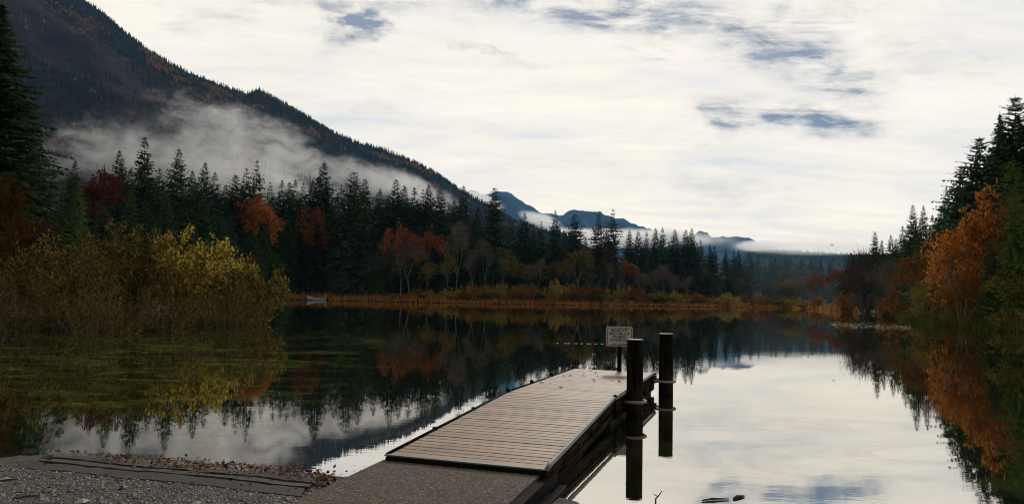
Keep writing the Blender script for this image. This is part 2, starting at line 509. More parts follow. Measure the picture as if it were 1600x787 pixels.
c1 = n.ramp(f1, [(0.38, (0.005, 0.011, 0.014)), (0.5, (0.022, 0.016, 0.022)), (0.62, (0.065, 0.038, 0.042))])
principled(n, o, n.mix(f2, c1, (0.030, 0.022, 0.022)), 1.0, 0, 0.0, n.bump(f2, 1.0, 12))
M['slope'] = m_
mountain('mountain_ridge', RIDGE, -700, 1150, 260, 2300, 900, 60, MR, m_, 8, 1.05, 3.0)
m_, n, o = mat('distant_slope_hazed')
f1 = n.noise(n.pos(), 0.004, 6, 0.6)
principled(n, o, n.ramp(f1, [(0.4, (0.010, 0.052, 0.110)), (0.6, (0.034, 0.105, 0.190))]), 1.0, 0, 0.0)  # blue of the far haze painted into the slope colour
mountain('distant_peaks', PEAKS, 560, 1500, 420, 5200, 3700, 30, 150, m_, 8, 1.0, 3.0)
m_, n, o = mat('hill_slope_hazed')
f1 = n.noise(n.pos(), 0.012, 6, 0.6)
principled(n, o, n.ramp(f1, [(0.4, (0.010, 0.026, 0.036)), (0.6, (0.030, 0.048, 0.060))]), 1.0, 0, 0.0)  # base colour made bluish to add to the distance haze
mountain('forested_hill', HILL, 1000, 1900, 90, 3000, 2000, 14, 14, m_, 6)


def cone_forest(name, items, mats):          # far-off wood: each tree a ragged stack of three spires
    v = []; f = []; mi = []
    rg = random.Random(5)
    for (x, y, z, h, r, k) in items:
        if k == 0:
            tiers = [(0.05, 0.55, 1.0), (0.35, 0.8, 0.72), (0.6, 1.0, 0.42)]
        else:
            tiers = [(0.0, 0.75, 1.0), (0.25, 1.0, 0.85)]
        for (z0, z1, rr) in tiers:
            b = len(v); nn = 5; a0 = rg.uniform(0, 6)
            for i in range(nn):
                a = a0 + 6.283 * i / nn; q = r * rr * rg.uniform(0.6, 1.25)
                v.append((x + q * math.cos(a), y + q * math.sin(a), z + h * (z0 + rg.uniform(-0.05, 0.05))))
            v.append((x + rg.uniform(-.1, .1) * r, y, z + h * z1))
            for i in range(nn):
                f.append((b + i, b + (i + 1) % nn, b + nn)); mi.append(k)
    me = mesh(name, v, f, False, mi)
    ob = link(name, me, None, mats)
    return tag(ob, kind='stuff')


def far_fol(name, stops):
    m_, n, o = mat(name)
    d = n.new('ShaderNodeBsdfDiffuse'); n.put(d.inputs[0], n.ramp(n.island(), stops)); n.l.new(d.outputs[0], o.inputs[0])
    return m_


M['far_fir'] = far_fol('far_fir', [(0, (0.004, 0.012, 0.013)), (1, (0.016, 0.034, 0.032))])
M['far_rust'] = far_fol('far_rust', [(0, (0.06, 0.022, 0.014)), (1, (0.17, 0.060, 0.026))])
M['far_amber'] = far_fol('far_amber', [(0, (0.12, 0.050, 0.014)), (1, (0.26, 0.115, 0.022))])
rg = random.Random(11)


def slope_point(px, t, ridge, Yr, Yf, foot, power):
    r = at(px, interp(ridge, px), Yr); ax = r.x / r.y
    Y = Yr + (Yf - Yr) * t
    return ax * Y, Y, foot + (r.z - foot) * (1 - t) ** power, r


items = []
for i in range(24000):
    px = rg.uniform(-60, 900)
    t = rg.random() ** 1.3 * 0.75
    x, y, z, r = slope_point(px, t, RIDGE, 2300, 900, 8, 1.05)
    k = min(1, t * 5)
    z += MR * k * (1 - t * 0.7) * (fb(x / 260, y / 260, 3.3) + 0.4 * fb(x / 70, y / 70, 1.3))
    off = (t * 0.7) * 500                    # roughly the rows below the crest
    nz = fb(x / 130, y / 130, 7.1)
    clear = px < 350 and 45 + 25 * nz < t * 260 - (px - 60) * 0.16 < 120 + 40 * nz
    if clear and rg.random() < 0.9: continue
    pk = fb(x / 90, y / 90, 17.0)
    kind = 0
    warm = (px < 150 and 0.10 < t < 0.42) or (230 < px < 420 and 0.03 < t < 0.22)
    if pk > (-0.05 if warm else 0.42): kind = 1 if rg.random() < 0.6 else 2
    if pk > 0.55 and rg.random() < 0.5: kind = 2
    h = rg.uniform(8, 19) * (0.75 if kind else 1.0)
    items.append((x, y, z - 2, h, h * (0.16 if kind == 0 else 0.38) * rg.uniform(.8, 1.2), kind))
for i in range(420):                          # spires along the crest
    px = rg.uniform(-20, 760)
    if fb(px / 18.0, 0.3, 2.2, 3) < -0.12: continue
    x, y, z, r = slope_point(px, 0.004, RIDGE, 2300, 900, 8, 1.05)
    h = rg.uniform(6, 15) * (0.55 if px < 400 else 1.0) * (1.5 if rg.random() < .12 else 1)
    items.append((x, y, z - 3, h, h * 0.13, 0))
fo = cone_forest('mountain_forest', items, [M['far_fir'], M['far_rust'], M['far_amber']])
tag(fo, 'dark conifer forest with rusty patches covering the steep misty mountainside', 'forest')
items = []
for i in range(3200):
    px = rg.uniform(1060, 1640); t = rg.random() ** 1.4 * 0.8
    x, y, z, r = slope_point(px, t, HILL, 3000, 2000, 6, 1.0)
    z += 14 * min(1, t * 5) * (1 - t * 0.7) * (fb(x / 260, y / 260, 3.3) + 0.4 * fb(x / 70, y / 70, 1.3))
    h = rg.uniform(8, 17)
    items.append((x, y, z - 2, h, h * 0.26, 0))
M['hill_fir_hazed'] = far_fol('hill_fir_hazed', [(0, (0.008, 0.022, 0.030)), (1, (0.030, 0.052, 0.062))])  # needles tinted with the same painted haze blue as the hill
fo = cone_forest('hill_forest', items, [M['hill_fir_hazed'], M['far_rust'], M['far_amber']])
tag(fo, 'hazy blue conifer wood covering the low hill beyond the end of the lake', 'forest')

# ------------------------------------------------------------------ air: one haze box, and mist banks
def volume(name, col, dens, aniso, build=None):
    m_ = bpy.data.materials.new(name); m_.use_nodes = True
    n = N(m_.node_tree); n.n.clear()
    o = n.new('ShaderNodeOutputMaterial')
    p = n.new('ShaderNodeVolumePrincipled')
    p.inputs['Color'].default_value = (*col, 1); p.inputs['Anisotropy'].default_value = aniso
    p.inputs['Density'].default_value = dens
    if build: n.put(p.inputs['Density'], build(n))
    n.l.new(p.outputs[0], o.inputs['Volume'])
    return m_


def box_obj(name, a, b, mt):
    mb = MB(); mb.box(a[0], a[1], a[2], b[0], b[1], b[2])
    return mb.build(name, mt)


hb = box_obj('haze', (-5500, -120, -6), (5500, 5900, 1500), volume('haze_air', (0.30, 0.62, 1.0), 0.000028, 0.45))
tag(hb, 'thin blue air between the lake and the far mountains', 'haze', kind='stuff')


def mist(name, label, c0, sx, sy, sz, dens, nsc, thr, seed, col=(0.97, 0.97, 0.97), lean=0.0):
    """a lens of mist: an ellipsoid whose density is broken up by noise"""
    def b(n):
        ob = n.obj()                                # unit sphere space
        r = n.vm('LENGTH', ob)
        e = n.m('SUBTRACT', 1.0, n.step(r, 0.25, 1.0))
        wv = n.map(n.pos(), (1, 1, 1.6), (seed * 531.0, 0, seed * 97.0))
        z = n.m('ADD', n.m('MULTIPLY', n.noise(wv, nsc, 4, 0.6, 0.8), 0.62), n.m('MULTIPLY', n.noise(wv, nsc * 3.1, 5, 0.65, 1.2), 0.38))
        s = n.m('SUBTRACT', n.m('ADD', n.m('MULTIPLY', z, 1.0), n.m('MULTIPLY', e, 0.45)), thr)
        return n.m('MULTIPLY', n.m('MULTIPLY', n.step(s, 0.0, 0.32), n.m('MINIMUM', n.m('MULTIPLY', e, 1.5), 1.0)), dens)
    v = []; f = []
    nu, nv = 20, 10
    for j in range(nv + 1):
        for i in range(nu):
            th = math.pi * j / nv; ph = 2 * math.pi * i / nu
            v.append((math.sin(th) * math.cos(ph), math.sin(th) * math.sin(ph), math.cos(th)))
    for j in range(nv):
        for i in range(nu):
            f.append((j * nu + i, (j + 1) * nu + i, (j + 1) * nu + (i + 1) % nu, j * nu + (i + 1) % nu))
    ob = link(name, mesh(name, v, f), None, volume(name + '_air', col, dens, 0.55, b))
    ob.location = c0; ob.scale = (sx, sy, sz); ob.rotation_euler = (0, lean, 0)
    return tag(ob, label, 'mist', kind='stuff')


mist('mist_bank', 'grey mist bank rising in wisps against the left mountainside', at(330, 305, 1250), 640, 200, 200, 0.014, 0.014, 0.78, 1.0, lean=0.20)
mist('mist_bank', 'thin ragged mist drifting under the crest of the left mountain', at(400, 225, 1500), 460, 150, 135, 0.014, 0.016, 0.80, 2.0, lean=0.38)
mist('cloud_bank', 'white cloud bank lying between the blue peaks and the far forest', at(950, 372, 3000), 700, 260, 62, 0.010, 0.005, 0.55, 3.0)
mist('cloud_bank', 'white cloud bank lying over the low hill at the end of the lake', at(1270, 386, 2450), 460, 250, 42, 0.0045, 0.012, 0.62, 4.0)
mist('cloud_bank', 'white cloud puff hiding the saddle left of the first blue peak', at(752, 312, 3000), 150, 160, 50, 0.012, 0.012, 0.60, 5.0, lean=0.35)
mist('cloud_bank', 'white cloud puff spilling between the two groups of blue peaks', at(846, 344, 3000), 150, 160, 46, 0.012, 0.012, 0.60, 6.0, lean=0.3)
mist('cloud_bank', 'white cloud strip crossing the gap between the highest and the right hand blue peaks', at(1045, 366, 3000), 150, 160, 40, 0.012, 0.012, 0.58, 11.0)
mist('cloud_bank', 'small white cloud rising at the right end of the blue peaks', at(1190, 384, 2900), 170, 160, 36, 0.012, 0.012, 0.58, 7.0)
mist('mist_bank', 'torn mist lying along the lower right end of the mountain ridge', at(615, 292, 1500), 270, 130, 70, 0.015, 0.016, 0.74, 8.0, lean=0.30)
mist('mist_bank', 'thin blue mist hanging in front of the hazy firs at the lake end', at(1140, 448, 350), 100, 60, 22, 0.0008, 0.030, 0.40, 9.0, (0.62, 0.82, 1.0))

# ------------------------------------------------------------------ trees
UP = Vector((0, 0, 1))


def conifer(seed, H, Rr, base=0.12, whorls=34, per=6, seg=6, spray=0.9, droop=0.25, irr=0.25, prof=1.0, thin=0.0, top=None, cone=0.03):
    rg = random.Random(seed)
    tr = MB(); cr = MB()
    bend = rg.uniform(-0.012, 0.012) * H
    pts = [(bend * math.sin(i / 7 * 3), 0, H * i / 7) for i in range(8)]
    rad = [max(0.02, H * 0.0125 * (1 - i / 7.2)) for i in range(8)]
    tr.tube(pts, rad, 7)
    per += 1
    for k in range(whorls):
        t = 1 - (1 - (k + rg.uniform(-0.3, 0.3)) / whorls) ** 1.22
        if isinstance(t, complex): t = 0
        t = min(max(t, 0), 0.99)
        zr = base + (1 - base) * t
        z = H * zr
        r0 = Rr * (1 - t) ** prof + Rr * cone
        if top and t > top[0]: r0 *= top[1]
        if t < 0.12: r0 *= 0.75 + t * 2
        a0 = rg.uniform(0, 6.28)
        gap = rg.random() < thin
        for i in range(per):
            if gap and rg.random() < 0.6: continue
            a = a0 + 6.283 * i / per + rg.uniform(-0.4, 0.4)
            zj = z + H * (1 - base) / whorls * rg.uniform(-0.9, 0.9) * (1.2 - 0.7 * t)
            L = r0 * (1 + rg.uniform(-irr, irr)) * (1.25 if rg.random() < 0.10 else 1)
            up = 0.35 * t - droop * (1 - t) + rg.uniform(-0.12, 0.12)
            d = Vector((math.cos(a), math.sin(a), up)).normalized()
            side = Vector((-math.sin(a), math.cos(a), 0))
            p0 = Vector((bend * math.sin(zr * 3), 0, min(zj, H * 0.985)))
            ns = max(2, int(seg * (0.35 + 0.65 * L / Rr)))
            if L > Rr * 0.35:
                q = p0 + d * L * 0.5 - UP * (droop * L * 0.05); e = p0 + d * L * 0.92 - UP * (droop * L * 0.22)
                cr_r = 0.006 * H * 0.25
                tr.tube([p0, q, e], [cr_r, cr_r * 0.7, cr_r * 0.3], 3, False)
            for j in range(ns):
                s = (j + 0.7) / ns
                p = p0 + d * (L * s) - UP * (droop * L * 0.25 * s * s)
                sl = spray * (0.20 + 0.80 * min(1, (1 - t) * 2.6)) * (1.05 - 0.5 * s) * rg.uniform(0.7, 1.3)
                for sg in (-1, 1):
                    dd = (d * 0.75 + side * sg * rg.uniform(0.4, 1.0) - UP * rg.uniform(0.05, 0.5)).normalized()
                    w_ = dd.cross(UP * 0.8 + rvec(rg) * 0.7).normalized()
                    cr.leaf(p, dd, w_, sl, sl * rg.uniform(0.42, 0.72))
                if rg.random() < 0.6:
                    dd = (d * 0.5 - UP * rg.uniform(0.3, 1.0) + rvec(rg) * 0.3).normalized()
                    cr.leaf(p, dd, dd.cross(rvec(rg)).normalized(), sl * 0.9, sl * 0.42)
            dd = (d + UP * 0.15).normalized()
            cr.leaf(p0 + d * L * 0.9 - UP * (droop * L * 0.2), dd, dd.cross(UP + rvec(rg) * .5).normalized(), sl * 0.9, sl * 0.4)
    cr.leaf((pts[-1][0], 0, H * 0.965), UP, Vector((1, 0, 0)), H * 0.045, H * 0.005)
    cr.leaf((pts[-1][0], 0, H * 0.965), UP, Vector((0, 1, 0)), H * 0.045, H * 0.005)
    return tr.mesh('trunk', True), cr.mesh('crown')


def broadleaf(seed, H, Rr, leaves=5000, leaf=0.42, base=0.25, levels=4, spread=0.75, flatten=0.3, dens=1.0, stems=1, twigs=False, fill=1.0):
    """a limbed trunk that forks to twigs; leaves gather round the outer twigs"""
    rg = random.Random(seed)
    tr = MB(); cr = MB(); tips = []

    def grow(p, d, L, r, lv):
        q = p + d * L * 0.5 + rvec(rg) * L * 0.06
        e = q + (d + rvec(rg) * 0.25).normalized() * L * 0.5
        r2 = r * 0.62
        tr.tube([p, q, e], [r, (r + r2) / 2, r2], 7 if lv == levels else (5 if lv > levels - 2 else 3), False)
        if lv <= 1: tips.append((q, e, d, lv))
        if lv == 0: return
        nb = rg.choice((3, 4)) if lv > 1 else 4
        for i in range(nb):
            a = 6.283 * (i + rg.uniform(-.3, .3)) / nb
            ax1 = d.cross(Vector((0.3, 0.2, 1)) if abs(d.z) < 0.9 else Vector((1, 0, 0))).normalized(); ax2 = d.cross(ax1)
            out = ax1 * math.cos(a) + ax2 * math.sin(a)
            nd = (d * rg.uniform(0.55, 1.0) + out * spread * rg.uniform(0.6, 1.2) + UP * 0.12).normalized()
            b = e if i < 2 else q.lerp(e, rg.uniform(0.0, 0.9))
            grow(b, nd, L * rg.uniform(0.6, 0.85), r2 * rg.uniform(0.55, 0.85), lv - 1)
    for s in range(stems):
        d = Vector((0, 0, 1)) if stems == 1 else (UP + Vector((rg.uniform(-1, 1), rg.uniform(-1, 1), 0)) * 0.55).normalized()
        o0 = Vector((0, 0, 0)) if stems == 1 else Vector((rg.uniform(-1, 1), rg.uniform(-1, 1), 0)) * Rr * 0.15
        grow(o0, d, H * 0.34, H * 0.014 / (stems ** 0.4), levels)
    # scale the skeleton to the wanted height and spread
    zs = max(t[1].z for t in tips); xs = np.percentile([math.hypot(t[1].x, t[1].y) for t in tips], 92)
    kz, kx = H * 0.97 / zs, Rr / xs
    sc_ = lambda p: Vector((p[0] * kx, p[1] * kx, p[2] * kz))
    tr.v = [tuple(sc_(p)) for p in tr.v]
    tips = [(sc_(a), sc_(b), d, lv) for a, b, d, lv in tips if sc_(b).z > base * H * 0.6]
    tips = [t for t in tips if rg.random() < fill]
    for i in range(leaves):
        a, b, d, lv = rg.choice(tips)
        p = a.lerp(b, rg.random()) + (lambda q_: Vector((q_.x, q_.y, q_.z * 0.5)))(rvec(rg)) * leaf * rg.random() * 2.0
        if p.z < base * H * 0.5 and rg.random() < 0.7: continue
        dd = rvec(rg); dd.z *= flatten + 0.3; dd.z -= 0.25; dd.normalize()
        nn = (UP + rvec(rg) * (1.4 - flatten)).normalized()
        s_ = dd.cross(nn)
        if s_.length < 0.1: continue
        if twigs:
            dd = (d + rvec(rg) * 0.6 + UP * 0.3).normalized()
            cr.leaf(p, dd, dd.cross(rvec(rg)).normalized(), leaf * rg.uniform(1.2, 2.6), leaf * 0.09)
        else:
            l_ = leaf * rg.uniform(0.6, 1.3)
            cr.leaf(p, dd, s_.normalized(), l_, l_ * rg.uniform(0.5, 0.8))
    return tr.mesh('trunk', True), cr.mesh('crown')


def shrub(seed, H, Rr, leaves=6000, leaf=0.16, stems=22, narrow=0.45, leafy=0.25):
    """many stems fanning from one root, leaves along their upper parts"""
    rg = random.Random(seed)
    tr = MB(); cr = MB(); twigs = []
    for s in range(stems):
        a = rg.uniform(0, 6.283); lean = rg.uniform(0.1, 1.0) ** 0.8
        out = Vector((math.cos(a), math.sin(a), 0))
        L = H * rg.choice((0.62, 0.75, 0.85, 0.95, 1.0, 1.08)) * rg.uniform(0.93, 1.04)
        p0 = out * Rr * 0.12 * rg.random()
        p1 = p0 + out * Rr * lean * 0.45 + UP * L * 0.45 * (1 - lean * 0.15)
        p2 = p0 + out * Rr * lean * 0.92 + UP * L * (0.98 - lean * 0.42)
        pts = [p0, p0.lerp(p1, .5) + rvec(rg) * H * .03 - UP * 0.02, p1 + rvec(rg) * H * .03, p1.lerp(p2, .5) + rvec(rg) * H * .02 + UP * H * 0.03, p2]
        r = H * 0.0065 * rg.uniform(.6, 1.3)
        tr.tube(pts, [r, r * .85, r * .65, r * .45, r * .2], 5, False)
        for k in range(16):
            t = rg.uniform(0.10, 0.98); i = min(3, int(t * 4)); b = pts[i].lerp(pts[i + 1], t * 4 - i)
            d = (out * rg.uniform(-.2, .9) + rvec(rg) * 0.8 + UP * rg.uniform(0.3, 1.1)).normalized()
            l2 = H * rg.uniform(0.09, 0.24) * (1.15 - t * .5)
            e = b + d * l2
            tr.tube([b, b.lerp(e, .5) + rvec(rg) * l2 * .08, e], [r * .3, r * .22, r * .1], 3, False)
            twigs.append((b, e, d))
            for j in range(2):
                c0 = b.lerp(e, rg.uniform(.3, .9)); d2 = (d + rvec(rg) * 0.9).normalized(); e2 = c0 + d2 * l2 * .5
                tr.tube([c0, e2], [r * .15, r * .07], 3, False); twigs.append((c0, e2, d2))
    twigs = [q for q in twigs if rg.random() < 0.55 + 0.35 * min(1, q[1].z / H)]
    for i in range(leaves):
        b, e, d = rg.choice(twigs)
        t = rg.random(); p = b.lerp(e, t) + rvec(rg) * leaf * 0.7
        if p.z < leafy * H and rg.random() < 0.5: continue
        dd = (d * 0.6 + rvec(rg)).normalized(); s_ = dd.cross(rvec(rg))
        if s_.length < 0.1: continue
        l_ = leaf * rg.uniform(0.6, 1.4)
        cr.leaf(p, dd, s_.normalized(), l_, l_ * narrow)
    return tr.mesh('stem', True), cr.mesh('foliage')


V = {}
V['fir1'] = conifer(1, 40, 8.6, 0.10, 54, 7, 7, 1.7, 0.22, 0.30, 0.85, cone=0.008)
V['fir2'] = conifer(2, 40, 7.2, 0.14, 50, 6, 6, 1.7, 0.30, 0.40, 0.85, 0.08, cone=0.008)
V['fir3'] = conifer(3, 40, 9.6, 0.08, 50, 7, 7, 1.8, 0.15, 0.32, 0.8, 0.08, cone=0.01)
V['fir4'] = conifer(4, 40, 6.2, 0.2, 46, 6, 5, 1.6, 0.35, 0.5, 0.8, 0.22, cone=0.01)
V['spread'] = conifer(5, 40, 6.6, 0.3, 34, 7, 7, 1.7, 0.30, 0.35, 0.62, 0.15, cone=0.06)
V['tuft'] = conifer(6, 40, 3.6, 0.3, 38, 6, 4, 1.5, 0.25, 0.5, 0.25, 0.3, top=(0.80, 0.38), cone=0.25)
V['broad'] = conifer(7, 40, 8.5, 0.06, 48, 7, 7, 2.0, 0.35, 0.30, 0.55, 0.0, cone=0.05)
V['near'] = conifer(8, 26, 6.2, 0.05, 76, 9, 16, 0.72, 0.45, 0.32, 1.0, 0.0, cone=0.01)
V['near2'] = conifer(9, 26, 5.2, 0.06, 56, 7, 12, 1.0, 0.22, 0.40, 0.75, 0.12)
V['near3'] = conifer(10, 26, 6.6, 0.06, 54, 7, 13, 1.05, 0.10, 0.42, 0.7, 0.14)
V['cedar'] = conifer(11, 26, 6.0, 0.03, 44, 7, 9, 1.1, 0.55, 0.25, 0.6, cone=0.05)
V['maple1'] = broadleaf(21, 26, 8.5, 5200, 0.62, 0.28)
V['maple2'] = broadleaf(22, 26, 7.5, 4200, 0.60, 0.35)
V['maple3'] = broadleaf(23, 24, 8.5, 3200, 0.62, 0.30, fill=0.6)
V['bare1'] = broadleaf(24, 26, 6.5, 3600, 0.75, 0.3, twigs=True)
V['bare2'] = broadleaf(25, 26, 5.0, 3000, 0.75, 0.35, spread=0.5, twigs=True)
V['bare3'] = broadleaf(26, 14, 8.5, 6500, 0.6, 0.1, stems=4, twigs=True)
V['vine'] = broadleaf(27, 15, 5.5, 9000, 0.36, 0.06, levels=4, spread=1.1, flatten=0.3, stems=4, fill=0.75)
V['vine2'] = broadleaf(28, 15, 6.0, 6500, 0.36, 0.05, levels=4, spread=1.1, flatten=0.3, stems=4, fill=0.6)
V['willow1'] = shrub(31, 6.5, 6.2, 8800, 0.24, 46, 0.42, 0.15)
V['willow2'] = shrub(32, 6.0, 4.8, 8600, 0.27, 40, 0.5, 0.12)
V['willow3'] = shrub(33, 6.0, 5.5, 6500, 0.2, 38, 0.4, 0.2)
V['bush1'] = shrub(34, 5, 4.6, 2600, 0.42, 18, 0.5, 0.05)
V['bush2'] = shrub(35, 5, 5.2, 2200, 0.45, 18, 0.45, 0.05)
V['bush3'] = shrub(36, 5, 3.6, 2000, 0.40, 16, 0.4, 0.05)
VH = {'fir1': (40, 8.6), 'fir2': (40, 7.2), 'fir3': (40, 9.6), 'fir4': (40, 6.2), 'spread': (40, 6.6), 'tuft': (40, 3.6), 'broad': (40, 8.5),
      'near': (26, 6.2), 'near2': (26, 5.2), 'near3': (26, 6.6), 'cedar': (26, 6), 'maple1': (26, 8.5), 'maple2': (26, 7.5), 'maple3': (24, 8.5),
      'bare1': (26, 6.5), 'bare2': (26, 5), 'bare3': (14, 8.5), 'vine': (15, 5.5), 'vine2': (15, 6), 'willow1': (6.5, 6.2), 'willow2': (6, 4.8),
      'willow3': (6, 5.5), 'bush1': (5, 4.6), 'bush2': (5, 5.2), 'bush3': (5, 3.6)}
CM = {}


def crown_mesh(var, mk):
    if (var, mk) not in CM:
        me = V[var][1] if not any(k[0] == var for k in CM) else V[var][1].copy()
        me.materials.clear(); me.materials.append(M[mk]); CM[(var, mk)] = me
    return CM[(var, mk)]


def trunk_mesh(var, mk):
    key = (var, 't' + mk)
    if key not in CM:
        me = V[var][0] if not any(k[0] == var and k[1].startswith('t') and len(k[1]) > 3 and k[1] in ('tbark', 'tbirch') for k in CM) else V[var][0].copy()
        me.materials.clear(); me.materials.append(M[mk]); CM[key] = me
    return CM[key]


TR = random.Random(77)


SHORE = [(430, 468.0), (480, 468.6), (560, 470.2), (620, 471.6), (700, 473.3), (800, 475), (900, 476.6), (1050, 478.8), (1150, 479.8), (1230, 480.6), (1280, 483.5), (1330, 488.3), (1395, 494), (1425, 502)]


def shore_y(px):
    return flat(px, interp(SHORE, px)).y


def tree(name, var, mk, px, py, Y, label, cat='tree', group=None, wid=None, bk='bark', rz=None, lean=0.0, sink=0.3):
    """a tree whose tip stands in direction (px, py) at Y metres; wid = half width in photo pixels"""
    if 440 < px < 1310 and Y > 180:          # keep the far shore's trees on dry land, shrubs in front, firs behind
        Y = max(Y, shore_y(px) + {'bush': 5, 'fir1': 20, 'fir2': 20, 'fir3': 20, 'ceda': 13}.get(var[:4], 11) + TR.uniform(0, 5))
    top = at(px, py, Y)
    g = gh(top.x, top.y)
    H0, R0 = VH[var]
    k = (top.z - g + sink) / H0
    kx = k if wid is None else wid / F * Y / R0
    o = empty(name, (top.x, top.y, g - sink), TR.uniform(0, 6.28) if rz is None else rz)
    o.scale = (kx, kx, k)
    if lean: o.rotation_euler = (0, lean, o.rotation_euler[2])
    leafy = var.startswith(('willow', 'bush'))
    link('stem' if leafy else 'trunk', trunk_mesh(var, bk), o)
    link('foliage' if leafy else 'crown', crown_mesh(var, mk), o)
    return tag(o, label, cat, group)


FG = 'trees of the far shore forest'
# the treetops of the far forest, left to right: (column, row of the tip, distance, kind, what singles it out)
FIRS = [(118, 249, 170, 'fir2', 'short dark fir in the gap beside the tall near left conifer'),
        (143, 270, 180, 'fir4', None),
        (187, 234, 190, 'fir1', 'pointed dark fir just right of the maroon maple under the mist'),
        (207, 262, 200, 'fir2', None),
        (230, 212, 195, 'fir2', 'tall ragged fir rising highest into the mist, second left of centre bush'),
        (252, 262, 205, 'fir4', None),
        (280, 232, 195, 'fir3', 'broad shouldered dark fir against the mist above the yellow willow'),
        (303, 266, 210, 'fir1', None),
        (324, 253, 200, 'fir1', 'pointed fir with wide dark skirt above the bright end of the willow'),
        (337, 268, 215, 'fir2', None),
        (369, 272, 215, 'fir3', None),
        (386, 262, 220, 'fir4', None),
        (399, 250, 222, 'fir4', 'thin spindly fir tip poking above the brown maple'),
        (424, 283, 235, 'fir4', None),
        (441, 280, 240, 'fir2', None),
        (452, 284, 245, 'fir1', None),
        (464, 280, 240, 'fir2', None),
        (474, 285, 245, 'fir4', None),
        (491, 281, 240, 'fir3', None),
        (508, 253, 238, 'fir1', 'tall pointed fir with even tiers, highest of the middle of the far forest'),
        (531, 287, 245, 'fir4', None),
        (553, 268, 238, 'broad', 'bushy round topped conifer right of the tall pointed fir'),
        (569, 279, 250, 'fir3', None),
        (595, 294, 250, 'fir2', None),
        (606, 305, 240, 'fir1', None),
        (621, 279, 245, 'fir3', 'dark twin topped fir standing over the two red crowned maples'),
        (632, 289, 250, 'fir1', None),
        (650, 292, 250, 'fir2', None),
        (660, 295, 255, 'fir4', None),
        (671, 287, 250, 'fir1', None),
        (690, 295, 245, 'spread', None),
        (703, 318, 250, 'fir2', None),
        (712, 312, 240, 'fir3', None),
        (726, 290, 245, 'fir2', 'tall narrow fir in front of the foot of the mountain ridge'),
        (745, 322, 250, 'fir1', None),
        (773, 293, 235, 'spread', 'lone tall fir with open layered boughs standing clear against the cloud'),
        (785, 345, 250, 'fir4', None),
        (798, 336, 248, 'fir4', None),
        (820, 332, 245, 'fir2', 'slim fir second right of the open layered fir'),
        (834, 360, 255, 'fir1', None),
        (846, 345, 250, 'fir4', None),
        (868, 328, 245, 'fir2', 'tall ragged fir below the middle of the blue peaks'),
        (884, 362, 255, 'fir3', None),
        (897, 334, 245, 'spread', 'dense blunt topped fir below the highest blue peak'),
        (915, 370, 255, 'fir1', None),
        (936, 333, 243, 'tuft', 'gaunt fir with a flat broken top and few boughs'),
        (959, 326, 243, 'tuft', 'tallest gaunt fir, tufted at the tip like a brush'),
        (984, 358, 275, 'fir1', None),
        (998, 361, 280, 'fir3', None),
        (1010, 361, 285, 'fir2', None),
        (1025, 355, 285, 'fir1', None),
        (1036, 354, 290, 'fir2', None),
        (1054, 358, 295, 'fir1', None),
        (1072, 358, 300, 'fir3', None),
        (1083, 356, 300, 'fir1', 'pointed hazy fir at the right end of the dense fir row'),
        (1096, 374, 310, 'fir2', None),
        (1110, 382, 320, 'fir1', None),
        (1117, 383, 325, 'fir2', None),
        (1134, 390, 330, 'fir3', None),
        (1147, 391, 340, 'fir2', None),
        (1154, 390, 340, 'fir1', None),
        (1164, 404, 345, 'fir3', None),
        (1173, 395, 355, 'spread', None),
        (1185, 397, 360, 'tuft', None),
        (1195, 406, 360, 'tuft', None),
        (1203, 400, 365, 'fir2', None),
        (1211, 400, 365, 'fir1', None),
        (1219, 407, 370, 'fir3', None),
        (1229, 401, 375, 'spread', None),
        (1235, 402, 380, 'fir4', None),
        (1242, 411, 380, 'fir2', None),
        (1251, 405, 385, 'broad', None),
        (1267, 403, 385, 'fir3', None),
        (1274, 405, 390, 'fir2', None),
        (1282, 405, 390, 'fir3', None),
        (1297, 409, 395, 'broad', 'round topped dark hazy conifer last in the row before the right bank')]
ORD = ['first', 'second', 'third', 'fourth', 'fifth', 'sixth', 'seventh', 'eighth', 'ninth', 'tenth', 'eleventh', 'twelfth', 'thirteenth', 'fourteenth', 'fifteenth', 'sixteenth', 'seventeenth', 'eighteenth', 'nineteenth', 'twentieth']
SHORT = {118: 'the short fir by the near left conifer', 187: 'the fir beside the maroon maple', 230: 'the highest ragged fir in the mist', 280: 'the broad shouldered fir in the mist',
         324: 'the wide skirted fir above the willow', 399: 'the spindly tip over the brown maple', 508: 'the tall pointed middle fir', 553: 'the bushy round topped conifer',
         621: 'the twin topped fir over the red maples', 726: 'the narrow fir at the ridge foot', 773: 'the open layered lone fir', 820: 'the slim fir below the cloud',
         868: 'the ragged fir below the blue peaks', 897: 'the blunt topped fir', 936: 'the flat broken topped fir', 959: 'the brush tipped gaunt fir', 1083: 'the pointed fir ending the fir row'}
look = {'fir1': 'dark pointed fir', 'fir2': 'dark slim fir', 'fir3': 'dark dense fir', 'fir4': 'thin dark fir', 'spread': 'dark open fir', 'broad': 'bushy dark conifer', 'tuft': 'gaunt dark fir'}
last, cnt = None, 0
for (px, py, Y, var, lab) in FIRS:
    if lab: last, cnt = px, 0
    else:
        cnt += 1
        lab = '%s, %s treetop right of %s' % (look[var], ORD[cnt - 1], SHORT[last])
    t = tree('fir_tree', var, 'fir', px, py, Y, lab, 'tree', FG, lean=TR.uniform(-.02, .02))
    t.scale.x *= TR.uniform(0.92, 1.2); t.scale.y = t.scale.x
ENV = [(f[0], f[1]) for f in FIRS]
